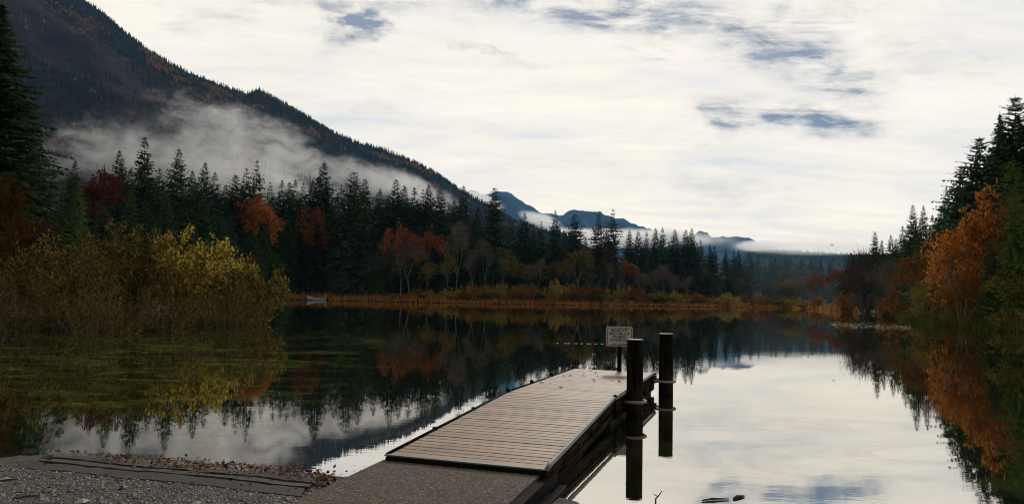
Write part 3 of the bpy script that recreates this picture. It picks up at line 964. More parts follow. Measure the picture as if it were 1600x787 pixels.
for i in range(74):                         # the rows behind, seen only as darkness between the front trees
    px = 112 + i * 14.2 + TR.uniform(-5, 5)
    e = max(interp(ENV, px - 7), interp(ENV, px + 7))
    Y = np.interp(px, [100, 200, 400, 900, 1000, 1170], [190, 225, 255, 268, 300, 370]) + TR.uniform(0, 25)
    tree('fir_tree', TR.choice(('fir1', 'fir2', 'fir3')), 'fir', px, e + TR.uniform(16, 46), Y,
         'dark fir half hidden in the shadowed back rows of the far forest', 'tree', 'firs in the back rows of the far forest')
# lower trees at the edge of the far forest
for (px, py, Y, var, mk, wid, lab) in [
        (574, 328, 226, 'cedar', 'cedar', 34, 'big bushy green cedar reaching the ground, tallest at the forest edge'),
        (546, 352, 228, 'cedar', 'cedar', 24, 'green cedar overlapping the left side of the biggest cedar'),
        (598, 372, 224, 'cedar', 'cedar', 24, 'green cedar overlapping the right side of the biggest cedar'),
        (498, 396, 224, 'cedar', 'fir', 22, 'small dark cedar on the bank above the pale boat'),
        (524, 404, 222, 'cedar', 'cedar', 17, 'low bright green cedar right of the pale boat'),
        (450, 330, 226, 'cedar', 'fir', 26, 'dark cedar between the brown maple and the rusty topped maple'),
        (693, 432, 210, 'cedar', 'cedar', 12, 'tiny conical cedar alone at the water edge'),
        (655, 352, 230, 'fir1', 'cedar', 20, 'dark green fir between the two red crowned maples'),
        (745, 350, 232, 'cedar', 'fir', 24, 'dark tree left of the layered lone fir, reaching the shrubs'),
        (262, 300, 160, 'cedar', 'fir', 26, 'dark cedar behind the middle of the willow, left of the yellow end'),
        (320, 300, 165, 'cedar', 'fir', 26, 'dark cedar behind the yellow end of the willow'),
        (205, 296, 150, 'cedar', 'cedar', 26, 'green cedar behind the willow, below the maroon maple'),
        (125, 285, 140, 'cedar', 'cedar', 24, 'dull green cedar between the near left conifer and the maroon maple'),
        (360, 330, 190, 'cedar', 'fir', 24, 'dark cedar left of the brown maple'),
        (1010, 408, 262, 'cedar', 'fir', 20, 'dark cedar right of the golden brown maple'),
        (1040, 412, 268, 'cedar', 'fir', 20, 'dark blue green cedar below the dense fir row, over the sedge'),
        (1075, 415, 280, 'cedar', 'fir', 20, 'hazy dark cedar below the fir that ends the row'),
        (1108, 425, 295, 'cedar', 'fir', 20, 'hazy dark cedar at the thinning right end of the forest'),
        (1172, 447, 345, 'cedar', 'fir', 16, 'low dark cedar behind the leftmost grey thicket tree'),
        (1200, 450, 345, 'cedar', 'fir', 16, 'low dark cedar behind the widest grey thicket tree'),
        (1235, 448, 345, 'cedar', 'fir', 18, 'low dark cedar behind the olive tinged thicket tree'),
        (1140, 432, 305, 'cedar', 'fir', 18, 'last low hazy cedar before the grey bare thicket')]:
    tree('cedar_tree', var, mk, px, py, Y, lab, 'tree', 'cedars at the edge of the far forest', wid)
for (px, py, Y, var, mk, wid, bk, lab) in [
        (152, 254, 165, 'maple1', 'maroon', 36, 'bark', 'round maroon maple left of the misty firs'),
        (411, 295, 214, 'maple1', 'rust', 36, 'bark', 'big rusty brown maple right behind the willow'),
        (490, 314, 228, 'maple2', 'rust', 28, 'bark', 'rusty orange topped maple below the tall pointed middle fir'),
        (630, 336, 226, 'maple3', 'rust', 30, 'birch', 'half bare maple with red crown, left of the pair'),
        (672, 345, 228, 'maple3', 'rust', 28, 'bark', 'half bare maple with dull red crown, right of the pair'),
        (641, 372, 216, 'bare1', 'twig', 26, 'birch', 'bare grey tree with one straight white trunk at the sedge'),
        (604, 380, 218, 'bare2', 'twig', 22, 'bark', 'bare dark twiggy tree beside the biggest cedar'),
        (715, 345, 214, 'bare2', 'twig', 20, 'birch', 'leaning bare pale tree left of the shrubs'),
        (738, 385, 216, 'bare2', 'twig', 16, 'birch', 'short bare pale trunked tree left of the yellow green tree'),
        (786, 382, 218, 'maple2', 'olive', 24, 'birch', 'yellow green tree at the forest edge below the open layered fir'),
        (812, 398, 222, 'maple3', 'olive', 22, 'bark', 'olive tree just right of the yellow green tree'),
        (842, 402, 224, 'bare2', 'twig', 11, 'birch', 'grey bare tree right of the olive tree'),
        (868, 398, 226, 'maple3', 'olive', 24, 'bark', 'olive brown tree below the ragged fir'),
        (905, 385, 226, 'maple2', 'olive', 26, 'birch', 'tall dull olive tree with pale trunk, below the blunt topped fir'),
        (938, 372, 236, 'maple3', 'maroon', 22, 'bark', 'dark red tree below the two gaunt firs'),
        (950, 405, 226, 'bare2', 'twig', 11, 'birch', 'grey bare tree in front of the two gaunt firs'),
        (828, 410, 224, 'bare2', 'twig', 15, 'birch', 'slim bare grey tree squeezed between the olive tree and a grey bare one'),
        (886, 404, 224, 'bare2', 'twig', 15, 'birch', 'slim bare grey tree left of the tall dull olive tree'),
        (922, 408, 226, 'bare2', 'twig', 11, 'birch', 'twiggy grey tree just right of the tall dull olive tree'),
        (966, 416, 228, 'bare2', 'twig', 13, 'birch', 'bare pale tree touching the left side of the golden brown maple'),
        (1022, 420, 236, 'bare2', 'twig', 11, 'birch', 'grey twiggy tree between two thin pale bare trunks'),
        (1072, 430, 250, 'bare2', 'twig', 11, 'birch', 'grey twiggy tree low in front of the hazy firs'),
        (760, 372, 226, 'bare2', 'twig', 16, 'birch', 'bare grey tree behind the left side of the yellow green tree'),
        (584, 400, 226, 'bare2', 'twig', 14, 'bark', 'thin bare tree in front of the biggest cedar'),
        (980, 402, 230, 'maple1', 'brown', 20, 'bark', 'golden brown maple at the forest edge by the gaunt firs'),
        (1005, 425, 232, 'bare2', 'twig', 14, 'birch', 'thin pale bare tree right of the golden brown maple'),
        (1038, 412, 240, 'bare2', 'twig', 13, 'birch', 'thin straight bare tree rising from the sedge shrubs'),
        (1056, 428, 245, 'bare2', 'twig', 10, 'birch', 'slimmest bare pale trunk in front of the hazy firs'),
        (1092, 418, 300, 'bare2', 'twig', 11, 'birch', 'hazy bare tree below the thinning fir row'),
        (1155, 430, 315, 'bare2', 'twig', 10, 'birch', 'small pale bare tree at the start of the grey thicket'),
        (1180, 440, 320, 'bare1', 'twig', 15, 'birch', 'round grey bare thicket tree, leftmost at the end of the lake'),
        (1207, 437, 325, 'bare1', 'twig', 17, 'birch', 'wide grey bare thicket tree under the row of hazy conifers'),
        (1240, 433, 325, 'bare3', 'olive', 26, 'bark', 'olive tinged thicket tree at the end of the lake'),
        (1194, 446, 322, 'bare1', 'twig', 13, 'birch', 'small grey bare tree filling the gap between the two leftmost thicket trees'),
        (1222, 444, 322, 'bare1', 'dim_twig', 14, 'bark', 'low grey bare tree in front of the olive tinged thicket tree'),
        (470, 392, 226, 'maple2', 'dim_brown', 16, 'bark', 'dull brown tree right of the willow, below the rusty orange topped maple'),
        (618, 408, 224, 'maple2', 'dim_brown', 16, 'bark', 'brown leafed low tree between the biggest cedar and the white trunk'),
        (668, 400, 226, 'maple3', 'olive', 18, 'birch', 'olive tree behind the tiny conical cedar'),
        (700, 392, 226, 'maple2', 'olive', 14, 'birch', 'thin olive tree left of the leaning bare pale tree'),
        (1228, 420, 350, 'maple3', 'maroon', 18, 'bark', 'dull red tree behind the grey thicket'),
        (1276, 420, 325, 'maple3', 'rust', 22, 'bark', 'rounded reddish tree with bare lower limbs at the lake end'),
        (1301, 416, 318, 'maple1', 'rust', 17, 'bark', 'bright red orange tree beside the dark right bank'),
        (1262, 436, 318, 'bare1', 'twig', 14, 'birch', 'grey bare tree between the olive thicket and the reddish tree')]:
    tree('bare_tree' if var.startswith('bare') else 'maple_tree', var, mk, px, py, Y, lab, 'tree', 'broadleaf trees at the edge of the far forest', wid, bk)
# shrubs along the far shore
SH = []
for i in range(38):
    px = 612 + i * 18.0 + TR.uniform(-5, 5)
    row = np.interp(px, [600, 700, 800, 900, 1000, 1100, 1200, 1300], [458, 446, 440, 438, 446, 460, 463, 464]) + TR.uniform(-5, 7)
    Y = np.interp(px, [600, 700, 900, 1050, 1150, 1230, 1300], [212, 205, 214, 226, 258, 292, 200]) + TR.uniform(2, 10)
    SH.append((px, row, Y))
names = ['yellow brown', 'olive brown', 'russet']
for i, (px, row, Y) in enumerate(SH):
    k = i % 3
    z = ['beside the straight white trunk', 'right of the tiny conical cedar', 'below the open layered fir', 'below the blue peaks', 'below the gaunt firs', 'below the dense fir row', 'before the grey thicket', 'at the lake end']
    zi = min(7, int((px - 612) / 86)); idx = sum(1 for q in SH[:i] if min(7, int((q[0] - 612) / 86)) == zi)
    tree('shrub', ('bush1', 'bush2', 'bush3')[(i * 7) % 3], ('shrub_olive', 'shrub_brown', 'shrub_olive', 'brown', 'willow')[(i * 3) % 5], px, row, Y,
         '%s shore shrub %s, counted from left in that stretch' % (ORD[idx], z[zi]), 'shrub', 'shrubs along the far shore', TR.uniform(17, 27))

# left bank
tree('fir_tree', 'near', 'fir', 4, 4, 58, 'huge dark conifer at the left edge, reaching the top of the photo', 'tree', None, 165, rz=0.4)
tree('fir_tree', 'near2', 'fir', -60, -30, 66, 'tall dark conifer half out of the photo at the left edge', 'tree', None, 90)
tree('fir_tree', 'cedar', 'fir', 58, 190, 72, 'dark conifer behind the right skirt of the huge left conifer', 'tree', None, 55)
tree('maple_tree', 'vine2', 'dim_brown', 14, 265, 46, 'brown orange leaved small tree at the left edge under the huge conifer', 'tree', None, 46)
tree('maple_tree', 'vine2', 'dim_brown', -40, 345, 38, 'rusty leaved small tree low at the left edge', 'tree', None, 60)
tree('maple_tree', 'vine2', 'dim_brown', 64, 335, 54, 'dull brown small tree behind the left end of the willow', 'tree', None, 50)
for (px, py, Y, var, mk, wid, lab) in [
        (100, 352, 36, 'willow1', 'willow', 112, 'wide dark olive willow bush at the left, standing in the water'),
        (205, 338, 42, 'willow1', 'willow', 120, 'olive brown willow bush in the middle of the left thicket'),
        (312, 345, 44, 'willow2', 'willow_bright', 100, 'bright yellow willow bush with upright leafy tips'),
        (388, 392, 46, 'willow2', 'willow', 78, 'low golden willow bush leaning over the water at the right of the thicket'),
        (30, 415, 32.5, 'willow3', 'willow', 90, 'sparse dark willow bush nearest the left edge, at the waterline'),
        (155, 425, 34, 'willow3', 'willow', 90, 'low dark willow bush in front of the middle of the left thicket'),
        (262, 425, 37, 'willow3', 'willow', 85, 'low olive willow bush in front of the bright yellow one'),
        (352, 428, 41, 'willow3', 'willow', 75, 'low brown willow bush under the right end of the bright yellow one')]:
    tree('willow_bush', var, mk, px, py, Y, lab, 'bush', 'willow bushes on the left bank', wid, 'grey_stem', sink=0.2)

for (px, py, Y, wid, lab) in [(110, 318, 84, 40, 'dark cedar behind the left willow bush'), (165, 322, 90, 40, 'dark cedar behind the gap left of the middle willow'),
                              (228, 318, 96, 40, 'dark cedar behind the crown of the middle willow'), (290, 330, 100, 38, 'dark cedar behind the left half of the bright yellow willow'),
                              (345, 335, 108, 36, 'dark cedar behind the right half of the bright yellow willow'), (392, 365, 112, 32, 'dark cedar low behind the golden willow at the water'),
                              (428, 395, 118, 28, 'low dark cedar at the right end of the willow thicket')]:
    tree('cedar_tree', 'cedar', 'fir', px, py, Y, lab, 'tree', 'cedars behind the willow thicket', wid)

# right bank
for (px, py, Y, var, mk, wid, lab) in [
        (1367, 361, 150, 'spread', 'fir', 13, 'small flat topped fir alone above the grey thicket on the right'),
        (1392, 366, 145, 'fir3', 'fir', 24, 'dark fir just right of the small flat topped one'),
        (1426, 319, 128, 'fir3', 'fir', 30, 'pointed fir, left of a pair above the right bank'),
        (1443, 320, 130, 'fir1', 'fir', 26, 'pointed fir, right of a pair above the right bank'),
        (1410, 352, 136, 'fir2', 'fir', 24, 'short fir in front of the pair above the right bank'),
        (1457, 335, 120, 'fir2', 'fir', 26, 'short dark fir between the pair and the tall sloping conifers'),
        (1470, 322, 108, 'fir3', 'fir', 28, 'dark fir at the foot of the tall sloping conifers'),
        (1503, 258, 92, 'near3', 'fir', 62, 'lowest of the tall conifers climbing to the right edge'),
        (1530, 214, 86, 'near3', 'fir', 74, 'second of the tall conifers climbing to the right edge'),
        (1562, 176, 82, 'near', 'fir', 78, 'third of the tall conifers climbing to the right edge'),
        (1586, 150, 79, 'near3', 'fir', 84, 'fourth conifer climbing to the right edge, nearly the highest'),
        (1622, 112, 75, 'near', 'fir', 100, 'highest conifer, cut off by the right edge of the photo'),
        (1580, 250, 70, 'cedar', 'cedar', 56, 'dark green cedar filling the right edge beside the orange maple'),
        (1625, 300, 66, 'cedar', 'cedar', 60, 'green cedar cut off by the right edge near the water'),
        (1545, 330, 74, 'cedar', 'cedar', 40, 'green cedar half hidden behind the orange maple'),
        (1485, 350, 96, 'cedar', 'fir', 34, 'dark cedar behind the left side of the orange maple'),
        (1584, 290, 62, 'cedar', 'cedar', 34, 'nearest green cedar, standing before the right flank of the orange maple'),
        (1548, 372, 64, 'cedar', 'fir', 26, 'short dark cedar in front of the foot of the orange maple'),
        (1480, 296, 98, 'fir1', 'fir', 40, 'dark fir stepping up behind the left edge of the orange maple'),
        (1462, 345, 100, 'fir3', 'fir', 34, 'dark fir standing low behind the lower orange maple'),
        (1420, 352, 124, 'cedar', 'fir', 30, 'dark cedar below the fir pair above the right bank'),
        (1400, 372, 138, 'fir3', 'fir', 26, 'dark fir left of the fir pair, over the grey brown bare tree'),
        (1378, 374, 146, 'fir1', 'fir', 20, 'small dark fir between the flat topped fir and its right neighbour'),
        (1438, 360, 112, 'cedar', 'fir', 30, 'dark cedar behind the brown orange maple'),
        (1330, 412, 200, 'cedar', 'fir', 22, 'dark cedar behind the dark reddish twiggy tree'),
        (1352, 402, 195, 'cedar', 'fir', 24, 'dark cedar behind the left half of the grey dome of twigs'),
        (1378, 396, 190, 'cedar', 'fir', 26, 'dark cedar behind the right half of the grey dome of twigs'),
        (1404, 392, 180, 'cedar', 'fir', 28, 'dark cedar between the grey dome and the brown orange maple'),
        (1316, 428, 210, 'cedar', 'fir', 18, 'low dark cedar at the very start of the right bank'),
        (1452, 372, 104, 'cedar', 'fir', 34, 'low dark cedar between the fir pair and the orange maple'),
        (1505, 300, 100, 'fir3', 'fir', 44, 'dark fir filling the gap behind the left flank of the orange maple'),
        (1548, 240, 90, 'cedar', 'fir', 52, 'dark cedar behind the crown of the orange maple'),
        (1600, 210, 80, 'cedar', 'cedar', 60, 'tall green cedar at the right edge below the highest conifer')]:
    tree('cedar_tree' if var == 'cedar' else 'fir_tree', var, mk, px, py, Y, lab, 'tree', 'conifers of the right bank', wid)
for (px, py, Y, var, mk, wid, bk, lab) in [
        (1530, 278, 72, 'vine', 'orange', 56, 'bark', 'bright orange maple glowing before the dark conifers on the right'),
        (1498, 350, 71, 'vine2', 'orange', 50, 'birch', 'lower orange maple spreading left of the bright one'),
        (1440, 384, 86, 'vine2', 'brown', 46, 'birch', 'brown orange maple with a pale trunk, left end of the right bank'),
        (1462, 418, 76, 'vine', 'olive', 40, 'bark', 'olive and brown small tree over the reeds on the right'),
        (1582, 300, 68, 'vine2', 'rust', 36, 'bark', 'rusty leaved tree among the cedars at the right edge'),
        (1590, 395, 62, 'vine', 'olive', 50, 'bark', 'olive small tree low at the right edge'),
        (1520, 420, 68, 'vine2', 'brown', 40, 'bark', 'brown leaved low tree under the orange maple'),
        (1358, 384, 150, 'bare3', 'dim_twig', 44, 'bark', 'wide grey bare dome of twigs at the start of the right bank'),
        (1340, 400, 158, 'bare3', 'maroon', 32, 'bark', 'dark reddish twiggy tree left of the grey dome'),
        (1392, 398, 130, 'bare3', 'twig', 36, 'bark', 'grey brown bare tree between the dome and the brown orange maple')]:
    tree('bare_tree' if var.startswith('bare') else 'maple_tree', var, mk, px, py, Y, lab, 'tree', 'broadleaf trees of the right bank', wid, bk)
for i, (px, row, Y, wid, mk) in enumerate([(1322, 447, 162, 22, 'brown'), (1352, 452, 150, 22, 'twig'), (1382, 458, 128, 24, 'brown'), (1412, 462, 104, 28, 'brown'), (1448, 468, 86, 30, 'olive'),
                                           (1490, 470, 74, 34, 'olive'), (1535, 474, 66, 36, 'brown'), (1585, 476, 60, 40, 'olive')]):
    tree('shrub', ('bush1', 'bush2', 'bush3')[i % 3], mk, px, row, Y, '%s low shrub along the right bank, counted from the lake end' % ORD[i], 'shrub', 'shrubs along the right bank', wid)


# ------------------------------------------------------------------ sedge and reeds
def blades(name, pts, mk, label, cat):
    rg = random.Random(len(pts)); mb = MB()
    for (x, y, z, h, wd) in pts:
        d = (UP + rvec(rg) * 0.45).normalized(); s = d.cross(rvec(rg))
        if s.length < .1: continue
        s.normalize()
        p = Vector((x, y, z - 0.05)); q = p + d * h * .6; e = q + (d + rvec(rg) * 0.6).normalized() * h * .45
        mb.add([p - s * wd * .5, p + s * wd * .5, q + s * wd * .4, q - s * wd * .4, e], [(0, 1, 2, 3), (3, 2, 4)])
    return tag(mb.build(name, M[mk]), label, cat, kind='stuff')


rg = random.Random(3); P = []
for i in range(15000):
    px = rg.uniform(440, 1340); q = flat(px, interp(SHORE, px))
    dep = rg.random() ** 1.5 * 26
    x, y = q.x * (1 + dep / q.y), q.y + dep
    P.append((x, y, gh(x, y) if i % 6 == 0 else 0.12 + min(dep * .1, .8), rg.uniform(0.35, 1.1) * (1.3 if px < 700 else 0.9) * (1.35 + 1.1 * fb(px / 9.0, dep / 4.0, 2.0, 3)), 0.18 * q.y / 200))
blades('sedge', P, 'sedge', 'rust coloured sedge and dead grass fringing the far shore', 'sedge')
P = []
for i in range(9000):
    px = rg.uniform(1405, 1660); row = interp([(1405, 503), (1425, 502), (1500, 511), (1600, 519), (1680, 527)], px); q = flat(px, row)
    dep = rg.random() ** 1.3 * 14 - 0.5
    x, y = q.x * (1 + dep / q.y), q.y + dep
    P.append((x, y, max(gh(x, y), 0) if dep > 0 else 0, rg.uniform(0.4, 1.25), 0.05))
blades('reeds', P, 'reed', 'green reeds and grass along the edge of the right bank', 'reeds')
P = []
for i in range(1300):
    px = rg.uniform(-60, 440); row = interp([(-60, 520), (0, 516), (100, 512), (200, 509), (300, 505), (390, 493), (440, 480)], px); q = flat(px, row)
    dep = rg.random() ** 1.2 * 9 - 0.3
    x, y = q.x * (1 + dep / q.y), q.y + dep
    P.append((x, y, 0.1, rg.uniform(0.3, 1.0), 0.035))
blades('bank_grass', P, 'deadgrass', 'thin grass in the shade under the willow bushes', 'grass')

# ------------------------------------------------------------------ near shore
m_, n, o = mat('gravel_bed')
pp = n.pos()
vo = n.new('ShaderNodeTexVoronoi', Scale=60.0); n.put(vo.inputs['Vector'], pp)
g1 = n.noise(pp, 1.6, 5)
colv = n.mix(n.m('MULTIPLY', n.new('ShaderNodeSeparateColor', Color=vo.outputs['Color']).outputs[0], 1.0), (0.020, 0.017, 0.014), (0.12, 0.105, 0.09))
colv = n.mix(n.step(g1, 0.4, 0.65), colv, (0.035, 0.028, 0.022))
principled(n, o, colv, 0.75, 0, 0.4, n.bump(n.m('SUBTRACT', 1.0, vo.outputs['Distance']), 0.9, 0.03))
M['gravel'] = m_
ux = np.linspace(-14, 3.0, 300); uy = np.linspace(-2, 10.2, 230)
UX, UY = np.meshgrid(ux, uy)
sdn = lake_sd(UX, UY)
UZ = np.clip(sdn, -1.2, 6) * 0.075 + 0.004
for i in range(UX.shape[0]):
    for j in range(UX.shape[1]):
        UZ[i, j] += 0.016 * fb(UX[i, j] * 1.6, UY[i, j] * 1.6, 0.5, 4) + 0.006 * fb(UX[i, j] * 9, UY[i, j] * 9, 1.5, 2)
tag(link('gravel_shore', grid_mesh('gravel_shore', UX, UY, UZ), None, m_), kind='structure')


def shore_z(x, y):
    i = np.clip(np.searchsorted(uy, y), 0, len(uy) - 1); j = np.clip(np.searchsorted(ux, x), 0, len(ux) - 1)
    return float(UZ[i, j])


m_, n, o = mat('pebbles')
principled(n, o, n.ramp(n.island(), [(0.0, (0.016, 0.013, 0.011)), (0.45, (0.050, 0.042, 0.034)), (0.8, (0.115, 0.097, 0.078)), (1.0, (0.32, 0.28, 0.23))]), 0.6, 0, 0.5)
M['pebble'] = m_
rg = random.Random(9); mb = MB()
octv = [(1, 0, 0), (0.3, 0.95, 0), (-0.8, 0.6, 0), (-0.8, -0.6, 0), (0.3, -0.95, 0), (0, 0, 1), (0.2, 0.1, -1)]
octf = [(0, 1, 5), (1, 2, 5), (2, 3, 5), (3, 4, 5), (4, 0, 5), (1, 0, 6), (2, 1, 6), (3, 2, 6), (4, 3, 6), (0, 4, 6)]
k = 0
while k < 15000:
    px, py = rg.uniform(-40, 700), rg.uniform(716, 800)
    q = flat(px, py, 0.1)
    sd_ = float(lake_sd(np.array([q.x]), np.array([q.y]))[0])
    k += 1
    if sd_ < 0.02: continue
    r = rg.choice((0.004, 0.006, 0.008, 0.010, 0.015)) * rg.uniform(0.8, 1.3) * (rg.uniform(1.8, 3.2) if rg.random() < 0.018 else 1)
    a = rg.uniform(0, 6.28); ca, sa = math.cos(a), math.sin(a); sx, sz = r * rg.uniform(.8, 1.5), r * rg.uniform(.4, .8)
    z = shore_z(q.x, q.y) + sz * 0.4
    mb.add([(q.x + (v[0] * ca * sx - v[1] * sa * r) * rg.uniform(.8, 1.1), q.y + v[0] * sa * sx + v[1] * ca * r, z + v[2] * sz * rg.uniform(.7, 1.1)) for v in octv], octf)
tag(mb.build('gravel_stones', M['pebble']), 'loose grey gravel on the near shore', 'gravel', kind='stuff')

# concrete planks of the launch, half buried along the waterline
m_, n, o = mat('wet_concrete')
pp = n.pos(); f1 = n.noise(pp, 5, 6, 0.6); f2 = n.noise(pp, 60, 3, 0.7)
principled(n, o, n.mix(f2, n.mix(f1, (0.020, 0.017, 0.014), (0.062, 0.053, 0.045)), (0.036, 0.031, 0.026)), 0.75, 0, 0.4, n.bump(f2, 0.5, 0.012))
M['concrete'] = m_


def prism(mb, quad, z0s, z1s):
    v = [(q.x, q.y, z) for q, z in zip(quad, z0s)] + [(q.x, q.y, z) for q, z in zip(quad, z1s)]
    mb.add(v, [(3, 2, 1, 0), (4, 5, 6, 7), (0, 1, 5, 4), (1, 2, 6, 5), (2, 3, 7, 6), (3, 0, 4, 7)])


lines = [((105, 711.5), (497, 743)), ((80, 716.5), (490, 756)), ((60, 723), (482, 766)), ((30, 731), (470, 778))]
plabs = ['concrete launch plank at the water edge, littered with brown leaves', 'middle concrete launch plank between the two dark grooves', 'concrete launch plank half buried in the gravel']
for i in range(3):
    a, b = flat(*lines[i][0], 0.05), flat(*lines[i][1], 0.05)
    c_, d_ = flat(*lines[i + 1][1], 0.06), flat(*lines[i + 1][0], 0.06)
    sh_ = (d_ - a).normalized() * 0.11                        # the open groove between two planks
    a, b = a + sh_, b + sh_
    mb = MB(); n_ = 26; rgp = random.Random(40 + i)
    top = []
    for k in range(n_ + 1):
        t = k / n_
        e0, e1 = d_.lerp(c_, t), a.lerp(b, t)
        jx = rgp.uniform(-.005, .005)
        z0_, z1_ = max(shore_z(e0.x, e0.y), 0.0) + .046 + rgp.uniform(-.003, .003), max(shore_z(e1.x, e1.y), 0.0) + .046 + rgp.uniform(-.003, .003)
        if i == 2: z0_ -= .034                                 # sunk into the gravel
        top.append(((e0.x, e0.y + jx, z0_), (e1.x, e1.y + rgp.uniform(-.005, .005), z1_)))
    for k in range(n_ + 1):
        (p0, p1) = top[k]
        mb.v += [p0, p1, (p0[0], p0[1], p0[2] - .12), (p1[0], p1[1], p1[2] - .12)]
    for k in range(n_):
        q_ = k * 4; w2 = q_ + 4
        mb.f += [(q_, w2, w2 + 1, q_ + 1), (q_ + 2, w2 + 2, w2, q_), (q_ + 1, w2 + 1, w2 + 3, q_ + 3)]
    mb.f += [(0, 1, 3, 2), (n_ * 4, n_ * 4 + 2, n_ * 4 + 3, n_ * 4 + 1)]
    tag(mb.build('concrete_plank', M['concrete']), plabs[i], 'plank', 'concrete planks of the boat launch')

# fallen leaves on the waterline
m_, n, o = mat('dead_leaves')
principled(n, o, n.ramp(n.island(), [(0, (0.020, 0.010, 0.006)), (0.5, (0.075, 0.026, 0.009)), (0.85, (0.20, 0.062, 0.014)), (1, (0.24, 0.15, 0.03))]), 0.7, 0, 0.15)
M['deadleaf'] = m_
rg = random.Random(21); mb = MB()
for i in range(2000):
    u = rg.random()
    if u < 0.75:
        px = rg.uniform(110, 540); base_ = interp([(110, 712), (265, 722), (477, 740), (545, 750)], px); py = base_ + 2.5 * fb(px / 30.0, 4.4, 1.0, 3) + rg.gauss(0.5, 2.6) + (1.5 if px > 440 else 0)
        if rg.random() > 0.55 + 0.9 * fb(px / 45.0, 9.1, 2.0, 3) or (px < 265 and abs(py - base_) > 5): continue
    elif u < 0.93:
        px = rg.uniform(150, 540); py = interp([(110, 716), (480, 752), (540, 757)], px) + rg.gauss(2, 5)
    else:
        px, py = rg.uniform(0, 620), rg.uniform(722, 790)
    q = flat(px, py, 0.06)
    sd_ = float(lake_sd(np.array([q.x]), np.array([q.y]))[0])
    z = max(shore_z(q.x, q.y), 0.0) + 0.03 + (0.035 if u < 0.93 and sd_ > 0.02 else 0) + rg.uniform(0, 0.03)
    d = rvec(rg); d.z *= 0.35; d.normalize(); s = d.cross(UP + rvec(rg) * 0.6).normalized()
    L = rg.uniform(0.025, 0.06)
    mb.leaf((q.x, q.y, z), d, s, L, L * 0.65)
tag(mb.build('fallen_leaves', M['deadleaf']), 'wet brown and orange leaves washed up along the near shore', 'leaves', kind='stuff')
for (px, py, lab) in [(78, 716, 'small bright green weed tuft at the left end of the launch planks'), (505, 748, 'green sprig among the leaves beside the concrete slab')]:
    q = flat(px, py, 0.08); wv_ = []; wf_ = [[]]
    mb = MB(); mb.add([(q.x, q.y, .06)], [])
    for i in range(26):                       # leaves sharing one root point
        d = (UP * rg.uniform(0.1, .7) + rvec(rg)).normalized(); d.z = abs(d.z) * .6; s_ = d.cross(UP).normalized(); L = rg.uniform(0.05, 0.14)
        b0 = len(mb.v); p0 = Vector((q.x, q.y, .06))
        mb.v += [tuple(p0 + d * L * .6 + s_ * L * .22), tuple(p0 + d * L), tuple(p0 + d * L * .6 - s_ * L * .22)]
        mb.f.append((0, b0, b0 + 1, b0 + 2))
    tag(mb.build('weed', M['reed']), lab, 'weed')
for i, (a, b, lab) in enumerate([((0, 749), (28, 744), 'short dark twig on the gravel at the left edge'), ((20, 786), (68, 776), 'longer dark twig on the gravel near the bottom left')]):
    mb = MB(); p, q = flat(*a, 0.14), flat(*b, 0.14)
    p.z, q.z = shore_z(p.x, p.y) + .012, shore_z(q.x, q.y) + .012
    mb.tube([p, p.lerp(q, .5) + Vector((0, .01, .006)), q], [.010, .009, .004], 6)
    tag(mb.build('twig', M['bark']), lab, 'twig')

# ------------------------------------------------------------------ dock
m_, n, o = mat('deck_board')
ob = n.obj(); gr = n.noise(n.map(ob, (1.0, 14, 14)), 3.0, 6, 0.65); sp_ = n.noise(ob, 2.0, 4)
c1 = n.mix(n.m('ADD', n.m('MULTIPLY', gr, 0.6), n.m('MULTIPLY', n.island(), 0.4)), (0.14, 0.084, 0.051), (0.38, 0.250, 0.158))
c1 = n.mix(n.m('MULTIPLY', n.step(sp_, 0.48, 0.72), 0.75), c1, (0.12, 0.085, 0.066))
principled(n, o, c1, n.m('ADD', 0.40, n.m('MULTIPLY', gr, 0.3)), 0, 0.32, n.bump(gr, 0.25, 0.01))
M['board'] = m_
m_, n, o = mat('fascia_timber')
ob = n.obj(); gr = n.noise(n.map(ob, (8, 1.0, 10)), 2.0, 6, 0.65)
principled(n, o, n.mix(n.step(gr, 0.45, 0.75), (0.004, 0.0035, 0.003), (0.050, 0.035, 0.019)), 0.9, 0, 0.03, n.bump(gr, 0.4, 0.02))
M['fascia'] = m_
m_, n, o = mat('galvanised_steel')
f1 = n.noise(n.obj(), 9, 4)
principled(n, o, n.mix(f1, (0.10, 0.10, 0.105), (0.26, 0.255, 0.25)), 0.62, 0.4)
M['steel'] = m_
m_, n, o = mat('dark_rubber')
principled(n, o, (0.008, 0.0075, 0.007), 0.8, 0, 0.06)
M['rubber'] = m_
m_, n, o = mat('mossy_float')
f1 = n.noise(n.obj(), 5, 5)
principled(n, o, n.mix(f1, (0.010, 0.010, 0.008), (0.045, 0.050, 0.018)), 0.9, 0, 0.2)
M['moss'] = m_

